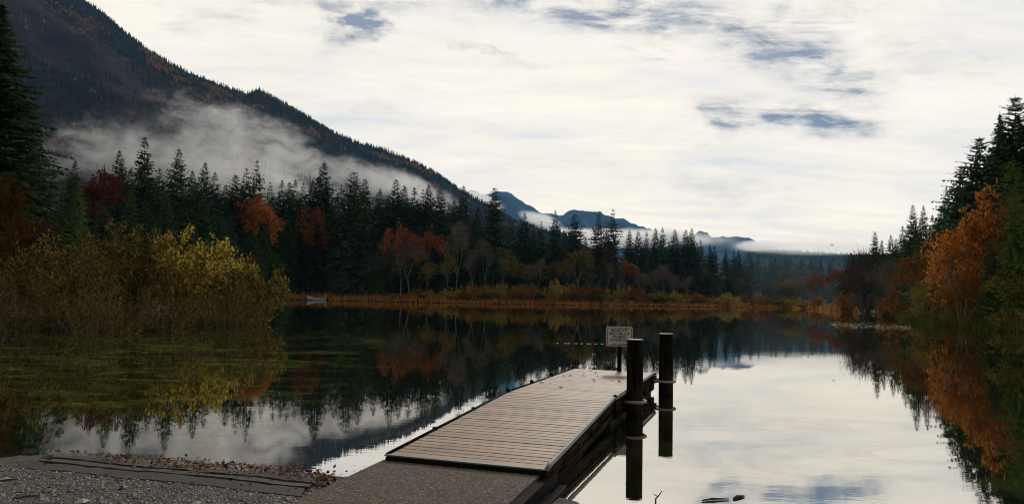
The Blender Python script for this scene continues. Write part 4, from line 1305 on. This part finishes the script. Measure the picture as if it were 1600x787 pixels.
ZD, ZR = 0.42, 0.26
AX = R(70.5)                                    # heading of the float
P0 = flat(795, 612, ZD)                         # left end of the hinge line
u = Vector((math.cos(AX), math.sin(AX), 0)); v_ = Vector((u.y, -u.x, 0))
WD, LD = 1.80, 4.45
dock = empty('floating_dock', P0, AX - R(90))   # local x across to the right, y outwards, z up from the deck
tag(dock, 'level floating dock of brown boards at the far end of the ramp', 'dock')
mb = MB(); rg = random.Random(4); y = 0.02
while y < LD - 0.05:
    e = min(y + 0.138, LD)
    mb.box(0.0, y, -0.04, WD, e, rg.uniform(-0.0015, 0.0015), 0.004); y = e + 0.006
mb.build('deck_boards', M['board'], dock)
mb = MB(); mb.tube([(WD + .02, -0.05, 0.012), (WD + .02, LD, 0.022)], 0.028, 10); mb.build('edge_pipe', M['steel'], dock, True)
mb = MB(); mb.tube([(-.03, -0.05, -0.005), (-.03, LD, -0.005)], 0.022, 8); mb.build('edge_strip', M['rubber'], dock, True)
mb = MB()
for x0 in (-0.02, WD - 0.05):
    mb.box(x0, 0.0, -0.20, x0 + 0.07, LD, -0.045, 0.006)
    for k in range(6): mb.box(x0 + .004, 0.12 + k * .74, -0.34, x0 + 0.066, 0.60 + k * .74, -0.205, 0.006)
mb.box(0.06, LD - .06, -0.22, WD - .06, LD - .005, -0.045, 0.006); mb.box(0.06, 0.0, -0.22, WD - .06, .05, -0.045, 0.006)
mb.build('side_timber', M['fascia'], dock)
mb = MB()
for y0 in (0.05, 1.50, 2.95): mb.box(0.06, y0, -0.75, WD - 0.06, y0 + 1.42, -0.19, 0.03)
mb.build('float', M['moss'], dock)
for (x, y) in [(-.03, .02), (-.03, 1.35), (-.03, 2.7), (-.03, LD - .05), (WD + .0, .02), (WD, LD - .05)]:
    mb = MB(); mb.tube([(x, y, -0.03), (x, y, 0.05), (x, y, .065)], [.035, .035, .02], 8); mb.build('edge_bolt', M['rubber'], dock)

# ramp
ramp = empty('gangway_ramp', P0, R(72.5) - R(90))
LR = 4.30
ramp.rotation_mode = 'XYZ'
slope = math.atan2(ZD - ZR, LR)
ramp.rotation_euler = (slope, 0, R(72.5) - R(90))
tag(ramp, 'sloping boarded ramp leading from the concrete slab out to the float', 'ramp')
WR = 1.76
mb = MB(); y = -0.02
while y > -LR + 0.03:
    e = max(y - 0.120, -LR + .02)
    mb.box(0.0, e, -0.04, WR, y, rg.uniform(-0.002, 0.002), 0.004); y = e - 0.018
mb.build('deck_boards', M['board'], ramp)
mb = MB(); mb.box(0.01, -LR, -0.07, WR - .01, -0.01, -0.045); mb.build('deck_frame', M['rubber'], ramp)
mb = MB(); mb.tube([(WR + .03, 0.06, 0.012), (WR + .03, -.15, 0.022), (WR + .03, -LR + .1, 0.022), (WR + .03, -LR - .02, 0.0)], 0.028, 10); mb.build('edge_pipe', M['steel'], ramp, True)
mb = MB(); mb.tube([(-.03, 0, 0.0), (-.03, -LR, 0.0)], 0.020, 8); mb.build('edge_strip', M['rubber'], ramp, True)
mb = MB()
for x0 in (-0.02, WR - 0.05):
    mb.box(x0, -LR, -0.13, x0 + 0.07, 0.0, -0.045, 0.006)
    mb.box(x0 + .006, -LR * .93, -0.31, x0 + .064, -.03, -0.20, 0.006)
    mb.box(x0 + .022, -LR + .02, -0.29, x0 + .045, -.02, -0.05, 0.004)
    for k in range(5): mb.box(x0 + .01, -LR * .80 + k * .80, -0.198, x0 + .058, -LR * .80 + k * .80 + .22, -0.132, 0.006)
mb.build('side_timber', M['fascia'], ramp)
mb = MB(); mb.box(-.05, -LR - .035, -0.012, WR + .05, -LR + .018, 0.004, 0.003); mb.build('end_plate', M['steel'], ramp)
mb = MB(); mb.box(-.03, -LR - .045, -0.075, WR + .03, -LR - .004, -0.016, 0.004); mb.build('end_beam', M['rubber'], ramp)
for (x, y) in [(-.035, -1.6), (-.035, -3.0)]:
    mb = MB(); mb.tube([(x, y, -0.03), (x, y, 0.03)], .03, 8); mb.build('edge_bolt', M['rubber'], ramp)

# concrete slab on the shore
mb = MB()
q = [flat(600, 717, ZR - .06), flat(856, 730, ZR - .06), flat(700, 870, ZR - .07), flat(330, 842, ZR - .07)]
q = [q[3], q[2], q[1], q[0]]
prism(mb, q, [-0.7] * 4, [ZR - .08, ZR - .08, ZR - .06, ZR - .06])
m_, n, o = mat('slab_concrete')
pp = n.pos(); f1 = n.noise(pp, 2.2, 7, 0.65); f2 = n.noise(pp, 55, 4, 0.75)
va = n.new('ShaderNodeTexVoronoi', Scale=75.0); n.put(va.inputs['Vector'], pp)
vs_ = n.new('ShaderNodeSeparateColor', Color=va.outputs['Color']).outputs[0]
principled(n, o, n.mix(n.m('MULTIPLY', n.step(vs_, .55, 1.0), n.step(f2, .35, .6)), n.mix(f1, (0.045, 0.034, 0.026), (0.110, 0.084, 0.063)), (0.30, 0.245, 0.195)), 0.85, 0, 0.25, n.bump(f2, 0.9, 0.02))
M['slab'] = m_
tag(mb.build('concrete_slab', m_), 'grey concrete slab on the shore at the foot of the ramp', 'slab')
mb = MB()
dv = (q[1] - q[2]).normalized(); sv = Vector((-dv.y, dv.x, 0)) * 1
if sv.x < 0: sv = -sv
for (o1, z0, z1, wdt) in [(0.004, 0.04, ZR - .09, 0.10), (0.12, -0.05, 0.03, 0.09)]:
    a, b = q[2] + sv * o1 - dv * .02, q[1] + sv * o1
    prism(mb, [b, b + sv * wdt, a + sv * wdt, a], [z0] * 4, [z1] * 4)
tag(mb.build('slab_kerb', M['rubber']), 'dark timber kerb along the water side of the concrete slab', 'kerb')

# piles and their hoops
m_, n, o = mat('creosoted_pile')
ob = n.obj(); gr = n.noise(n.map(ob, (9, 9, 0.8)), 2.2, 6, 0.65)
sz_ = n.new('ShaderNodeSeparateXYZ'); n.put(sz_.inputs[0], ob)
c1 = n.mix(n.step(gr, 0.45, 0.75), (0.004, 0.0035, 0.003), (0.026, 0.017, 0.011))
c1 = n.mix(n.m('MULTIPLY', n.m('SUBTRACT', 1.0, n.step(sz_.outputs[2], 0.05, 0.30)), 0.5), c1, (0.009, 0.009, 0.005))
zb = n.m('MULTIPLY', n.step(sz_.outputs[2], 0.02, 0.12), n.m('SUBTRACT', 1.0, n.step(sz_.outputs[2], 0.35, 0.75)))
c1 = n.mix(n.m('MULTIPLY', zb, n.step(gr, 0.35, 0.6)), c1, (0.030, 0.015, 0.009))
principled(n, o, c1, 0.9, 0, 0.03, n.bump(gr, 0.5, 0.02))
M['pile'] = m_
m_, n, o = mat('pale_cap')
principled(n, o, (0.13, 0.13, 0.135), 0.7)
M['cap'] = m_
for (px, wl, top, hw, lab) in [(991.5, 653, 530, 12.6, 'near thick black timber pile holding the dock, hoop round it'), (1040.3, 616, 521, 10.8, 'far black timber pile beside the dock end, hoop round it')]:
    b = flat(px, wl, 0); Y = b.y
    r = hw / F * Y
    tp = at(px + (wl - top) * math.tan(ROLL), top, Y)
    o = empty('dock_pile', (b.x, b.y, 0)); tag(o, lab, 'pile', 'black piles holding the dock')
    mb = MB(); mb.tube([(0, 0, -1.5), (0, 0, 0), (0.0, 0, tp.z * .5), (0, 0, tp.z - .012)], [r * 1.03, r * 1.02, r, r * .985], 20); mb.build('shaft', M['pile'], o, True)
    mb = MB(); mb.tube([(0, 0, tp.z - .010), (0, 0, tp.z), (0, 0, tp.z + .006)], [r * 1.02, r * 1.02, r * .9], 20); mb.build('cap', M['cap'], o)
    # hoop carried by the dock
    loc = Matrix.Rotation(-(AX - R(90)), 3, 'Z') @ (b - P0)
    cx, cy_ = loc.x, loc.y
    pts = [(WD - .02, cy_ - r - .05, -0.13)]
    for k in range(13):
        t = -math.pi / 2 + math.pi * k / 12
        pts.append((cx + (r + .045) * math.cos(t), cy_ + (r + .05) * math.sin(t), -0.13))
    pts.append((WD - .02, cy_ + r + .05, -0.13))
    mb = MB(); mb.tube(pts, 0.026, 8); mb.build('pile_hoop', M['steel'], dock, True)
    mb = MB(); mb.box(WD + .022, cy_ - .3, -0.19, WD + .045, cy_ + .3, -0.07, 0.005); mb.build('hoop_bracket', M['rubber'], dock)

# ------------------------------------------------------------------ sign
m_, n, o = mat('sign_white'); f1 = n.noise(n.obj(), 7, 4)
principled(n, o, n.mix(f1, (0.36, 0.35, 0.30), (0.50, 0.49, 0.43)), 0.45)
M['sign'] = m_
m_, n, o = mat('sign_black'); principled(n, o, (0.012, 0.012, 0.012), 0.5); M['ink'] = m_
YS = flat(968, 580.5, ZD).y + 0.10
pc = at(967.5, 525, YS)
sw, sh = 40.5 / F * YS / 2, 30.5 / F * YS / 2
sg = empty('lake_sign', (at(968, 545, YS).x, YS, 0.0), R(-2)); tag(sg, 'white metal sign with black lettering on a dark post at the dock end', 'sign')
lx = pc.x - sg.location.x


def rrect(w2, h2, r, nseg=5):
    out = []
    for (cx, cz, a0) in ((w2 - r, h2 - r, 0), (-w2 + r, h2 - r, 90), (-w2 + r, -h2 + r, 180), (w2 - r, -h2 + r, 270)):
        for k in range(nseg + 1):
            a = R(a0 + 90 * k / nseg); out.append((cx + r * math.cos(a), cz + r * math.sin(a)))
    return out


def plate(w2, h2, r, y0, y1, ctr):
    p = rrect(w2, h2, r); nn = len(p)
    v = [(ctr[0] + a, y, ctr[1] + b) for y in (y0, y1) for a, b in p]
    return v, [tuple(range(nn)), tuple(range(2 * nn - 1, nn - 1, -1))] + [(i + nn, (i + 1) % nn + nn, (i + 1) % nn, i) for i in range(nn)]


zc = pc.z
mb = MB(); mb.add(*plate(sw, sh, 0.045, -0.052, -0.046, (lx, zc))); mb.build('panel', M['sign'], sg)
p1, p2 = rrect(sw - .022, sh - .022, .032), rrect(sw - .034, sh - .034, .024)
nn = len(p1); mb = MB()
mb.add([(lx + a, -0.0550, zc + b) for a, b in p1] + [(lx + a, -0.0550, zc + b) for a, b in p2], [(i, (i + 1) % nn, (i + 1) % nn + nn, i + nn) for i in range(nn)])
mb.build('border', M['ink'], sg)
mb = MB(); mb.box(-.045, -.044, 0.03, .045, .044, zc + .12, 0.006); mb.build('post', M['pile'], sg)
mb = MB()
for z in (zc + sh * .86, zc - sh * .93): mb.tube([(lx, -0.050, z), (lx, -0.062, z)], .014, 8)
mb.build('bolt', M['ink'], sg)
rows = [('MOTORS WITH', .085, .62), ('MORE THAN 10 HP', .085, .78), ('PROHIBITED', .085, .52), ('ON SILVER LAKE', .085, .74), ('WCC 11.32.040 #4', .05, .56)]
zt = zc + sh * .60
dg = bpy.context.evaluated_depsgraph_get()
for k, (txt, size, wfrac) in enumerate(rows):
    cu = bpy.data.curves.new('lettering', 'FONT'); cu.body = txt; cu.size = size; cu.align_x = 'CENTER'; cu.align_y = 'CENTER'
    cu.offset = 0.0024 if k < 4 else 0.0010; cu.extrude = 0.0008; cu.space_character = 1.08; cu.resolution_u = 3
    tmp = bpy.data.objects.new('lettering_curve', cu); C.objects.link(tmp)
    dg.update(); me = bpy.data.meshes.new_from_object(tmp.evaluated_get(dg))
    bpy.data.objects.remove(tmp); bpy.data.curves.remove(cu)
    me.name = 'lettering'; me.materials.clear(); me.materials.append(M['ink'])
    lo = link('lettering', me, sg)
    wx = max(v.co.x for v in me.vertices) - min(v.co.x for v in me.vertices)
    lo.location = (lx, -0.0545, zt - k * sh * .335 - (0.008 if k == 4 else 0)); lo.rotation_euler = (R(90), 0, 0)
    lo.scale = (wfrac * 2 * sw / wx, 1, 1)

# ------------------------------------------------------------------ small things
rg = random.Random(8)
for i in range(16):                               # wet leaves lying on the float
    x, y = rg.uniform(.15, 1.5), rg.uniform(.5, LD - .3)
    p = dock.matrix_basis @ Vector((x, y, .006)); p = P0 + v_ * x + u * y + Vector((0, 0, .006))
    mb = MB(); a = rg.uniform(0, 6.28); d = Vector((math.cos(a), math.sin(a), 0.06)); s = d.cross(UP).normalized(); L = rg.uniform(.05, .12)
    mb.add([(0, 0, 0), tuple(d * L * .4 + s * L * .3 + UP * .008), tuple(d * L * .7 + s * L * .22 + UP * .01), tuple(d * L), tuple(d * L * .7 - s * L * .22 + UP * .012), tuple(d * L * .4 - s * L * .3 + UP * .004)], [(0, 1, 2, 3, 4, 5)])
    lf = mb.build('fallen_leaf', M['deadleaf'] if i % 3 else M['rubber']); lf.location = p
    tag(lf, 'dark wet leaf lying on the boards of the floating dock', 'leaf', 'leaves lying on the floating dock')
for i in range(14):                               # and on the concrete slab
    p = flat(rg.uniform(560, 800), rg.uniform(728, 782), ZR - .058)
    p.z = ZR - .060 + .006
    mb = MB(); a = rg.uniform(0, 6.28); d = Vector((math.cos(a), math.sin(a), 0.05)); s = d.cross(UP).normalized(); L = rg.uniform(.018, .045)
    mb.add([(0, 0, 0), tuple(d * L * .4 + s * L * .3 + UP * .004), tuple(d * L), tuple(d * L * .4 - s * L * .3 + UP * .006)], [(0, 1, 2, 3)])
    lf = mb.build('fallen_leaf', M['deadleaf'] if i % 4 == 0 else M['rubber']); lf.location = p
    tag(lf, 'tiny dark leaf scrap lying on the concrete slab', 'leaf', 'leaf scraps on the concrete slab')
# stick and floating bits
b = flat(1023, 783, 0); mb = MB()
mb.tube([(0, 0, -.2), (0.01, 0, .03), (.035, .0, .055), (.075, 0, .11)], [.008, .008, .007, .004], 6); mb.tube([(.03, 0, .05), (-.01, 0, .075)], [.006, .003], 5)
st_ = mb.build('stick', M['bark']); st_.location = b; tag(st_, 'crooked dark stick poking out of the water near the near pile', 'stick')
for (a, b, lab, r) in [((1097, 781), (1139, 778.5), 'long thin dark twig floating near the bottom of the lake view', .012), ((1146, 778), (1163, 774), 'short thick dark twig floating right of the long one', .016)]:
    p, q = flat(*a, .01), flat(*b, .01); mb = MB()
    mb.tube([p, p.lerp(q, .4) + Vector((0, .02, .004)), q], [r * .6, r, r * .5], 6); tag(mb.build('twig', M['bark']), lab, 'twig')
# line of little floats left of the sign
fl = empty('float_line', flat(905, 536.5, 0)); tag(fl, 'line of small pale floats on the water left of the sign', 'float line')
p, q = flat(868, 536, 0) - fl.location, flat(946, 537.2, 0) - fl.location
mb = MB(); mb.tube([p + Vector((0, 0, .003)), q + Vector((0, 0, .003))], .005, 5); mb.build('rope', M['rubber'], fl)
for k in range(9):
    c0 = p.lerp(q, (k + .5 + TR.uniform(-.35, .35)) / 9); mb = MB()
    mb.tube([c0 + Vector((-.07, 0, .006)), c0 + Vector((-.05, 0, .006)), c0 + Vector((.05, 0, .006)), c0 + Vector((.07, 0, .006))], [.004, .010, .010, .004], 8)
    mb.build('buoy', M['sign'], fl, True)
# pale boat on the far shore and a stump
Yb = shore_y(492) - 1.6
bt = empty('rowing_boat', (at(493, 468, Yb).x, Yb, -0.05), R(14)); tag(bt, 'small pale boat with green inside drawn up on the far shore', 'boat')
L = 25 / F * Yb; secs = 9; v = []; f = []
m_, n, o = mat('boat_white'); principled(n, o, (0.36, 0.41, 0.48), 0.5); M['boat'] = m_
m_, n, o = mat('boat_green'); principled(n, o, (0.07, 0.10, 0.02), 0.7); M['boatg'] = m_
for i in range(secs):
    t = i / (secs - 1); x = (t - .5) * L; hw = 0.75 * (math.sin(min(1, t * 1.6 + .02) * math.pi / 2)) + .03; zt = 0.75 + 0.9 * (1 - t) ** 3
    v += [(x, -hw, zt), (x, -hw * .7, zt * .35 + .02), (x, 0, 0.0 + .5 * (1 - t) ** 4), (x, hw * .7, zt * .35 + .02), (x, hw, zt)]
for i in range(secs - 1):
    for k in range(4): a = i * 5 + k; f.append((a, a + 1, a + 6, a + 5))
e = (secs - 1) * 5; f.append((e, e + 1, e + 2, e + 3, e + 4))
link('hull', mesh('hull', v, f, True), bt, M['boat'])
mb = MB()
for x0 in (-.1, .22): mb.box(x0 * L, -.66, .50, x0 * L + .35, .66, .56, .01)
mb.build('seat', M['boatg'], bt)
Yb = shore_y(508) - .4; q = at(508, 460, Yb); mb = MB()
mb.tube([(0, 0, -.2), (.05, 0, .8), (.2, 0, q.z)], [.36, .30, .34], 9); sm = mb.build('stump', M['birch']); sm.location = (q.x, Yb, 0)
tag(sm, 'short pale stump on the far shore just right of the boat', 'stump')
# bird above the lake end
bd = MB(); bd.tube([(-.36, 0, 0), (-.22, 0, .02), (0, 0, .03), (.2, 0, .03), (.32, 0, .05), (.42, 0, .04)], [.02, .07, .10, .09, .05, .012], 8)
bd.add([(-.1, .06, .03), (.14, .06, .03), (.08, .45, .22), (-.12, .45, .24), (-.16, .9, .10)], [(0, 1, 2, 3), (3, 2, 4)])
bd.add([(-.1, -.06, .03), (.14, -.06, .03), (.08, -.45, .22), (-.12, -.45, .24), (-.16, -.9, .10)], [(3, 2, 1, 0), (4, 2, 3)])
bo = bd.build('bird', M['rubber']); bo.location = at(1300, 383, 170); bo.rotation_euler = (0.2, 0, R(25)); tag(bo, 'dark bird flying above the far end of the lake', 'bird')
# floating pads before the right bank
m_, n, o = mat('lily_pad'); principled(n, o, n.ramp(n.island(), [(0, (0.05, 0.06, 0.015)), (1, (0.16, 0.15, 0.06))]), 0.8, 0, 0.2); M['pad'] = m_
rg = random.Random(31); mb = MB()
for i in range(420):
    px = rg.uniform(1298, 1425); row = 505 + (px - 1298) * 0.045 + rg.gauss(2, 2.2) - (3 if rg.random() < .3 else 0)
    q = flat(px, row, 0.012); r = rg.uniform(.07, .2); a0 = rg.uniform(0, 6.28)
    mb.add([(q.x + r * math.cos(a0 + k), q.y + r * math.sin(a0 + k), .008 + rg.uniform(0, .03)) for k in (0, 1, 2, 3, 4, 5)], [(0, 1, 2, 3, 4, 5)])
tag(mb.build('lily_pads', M['pad']), 'pale floating lily pads in a band before the right bank', 'lily pads', kind='stuff')
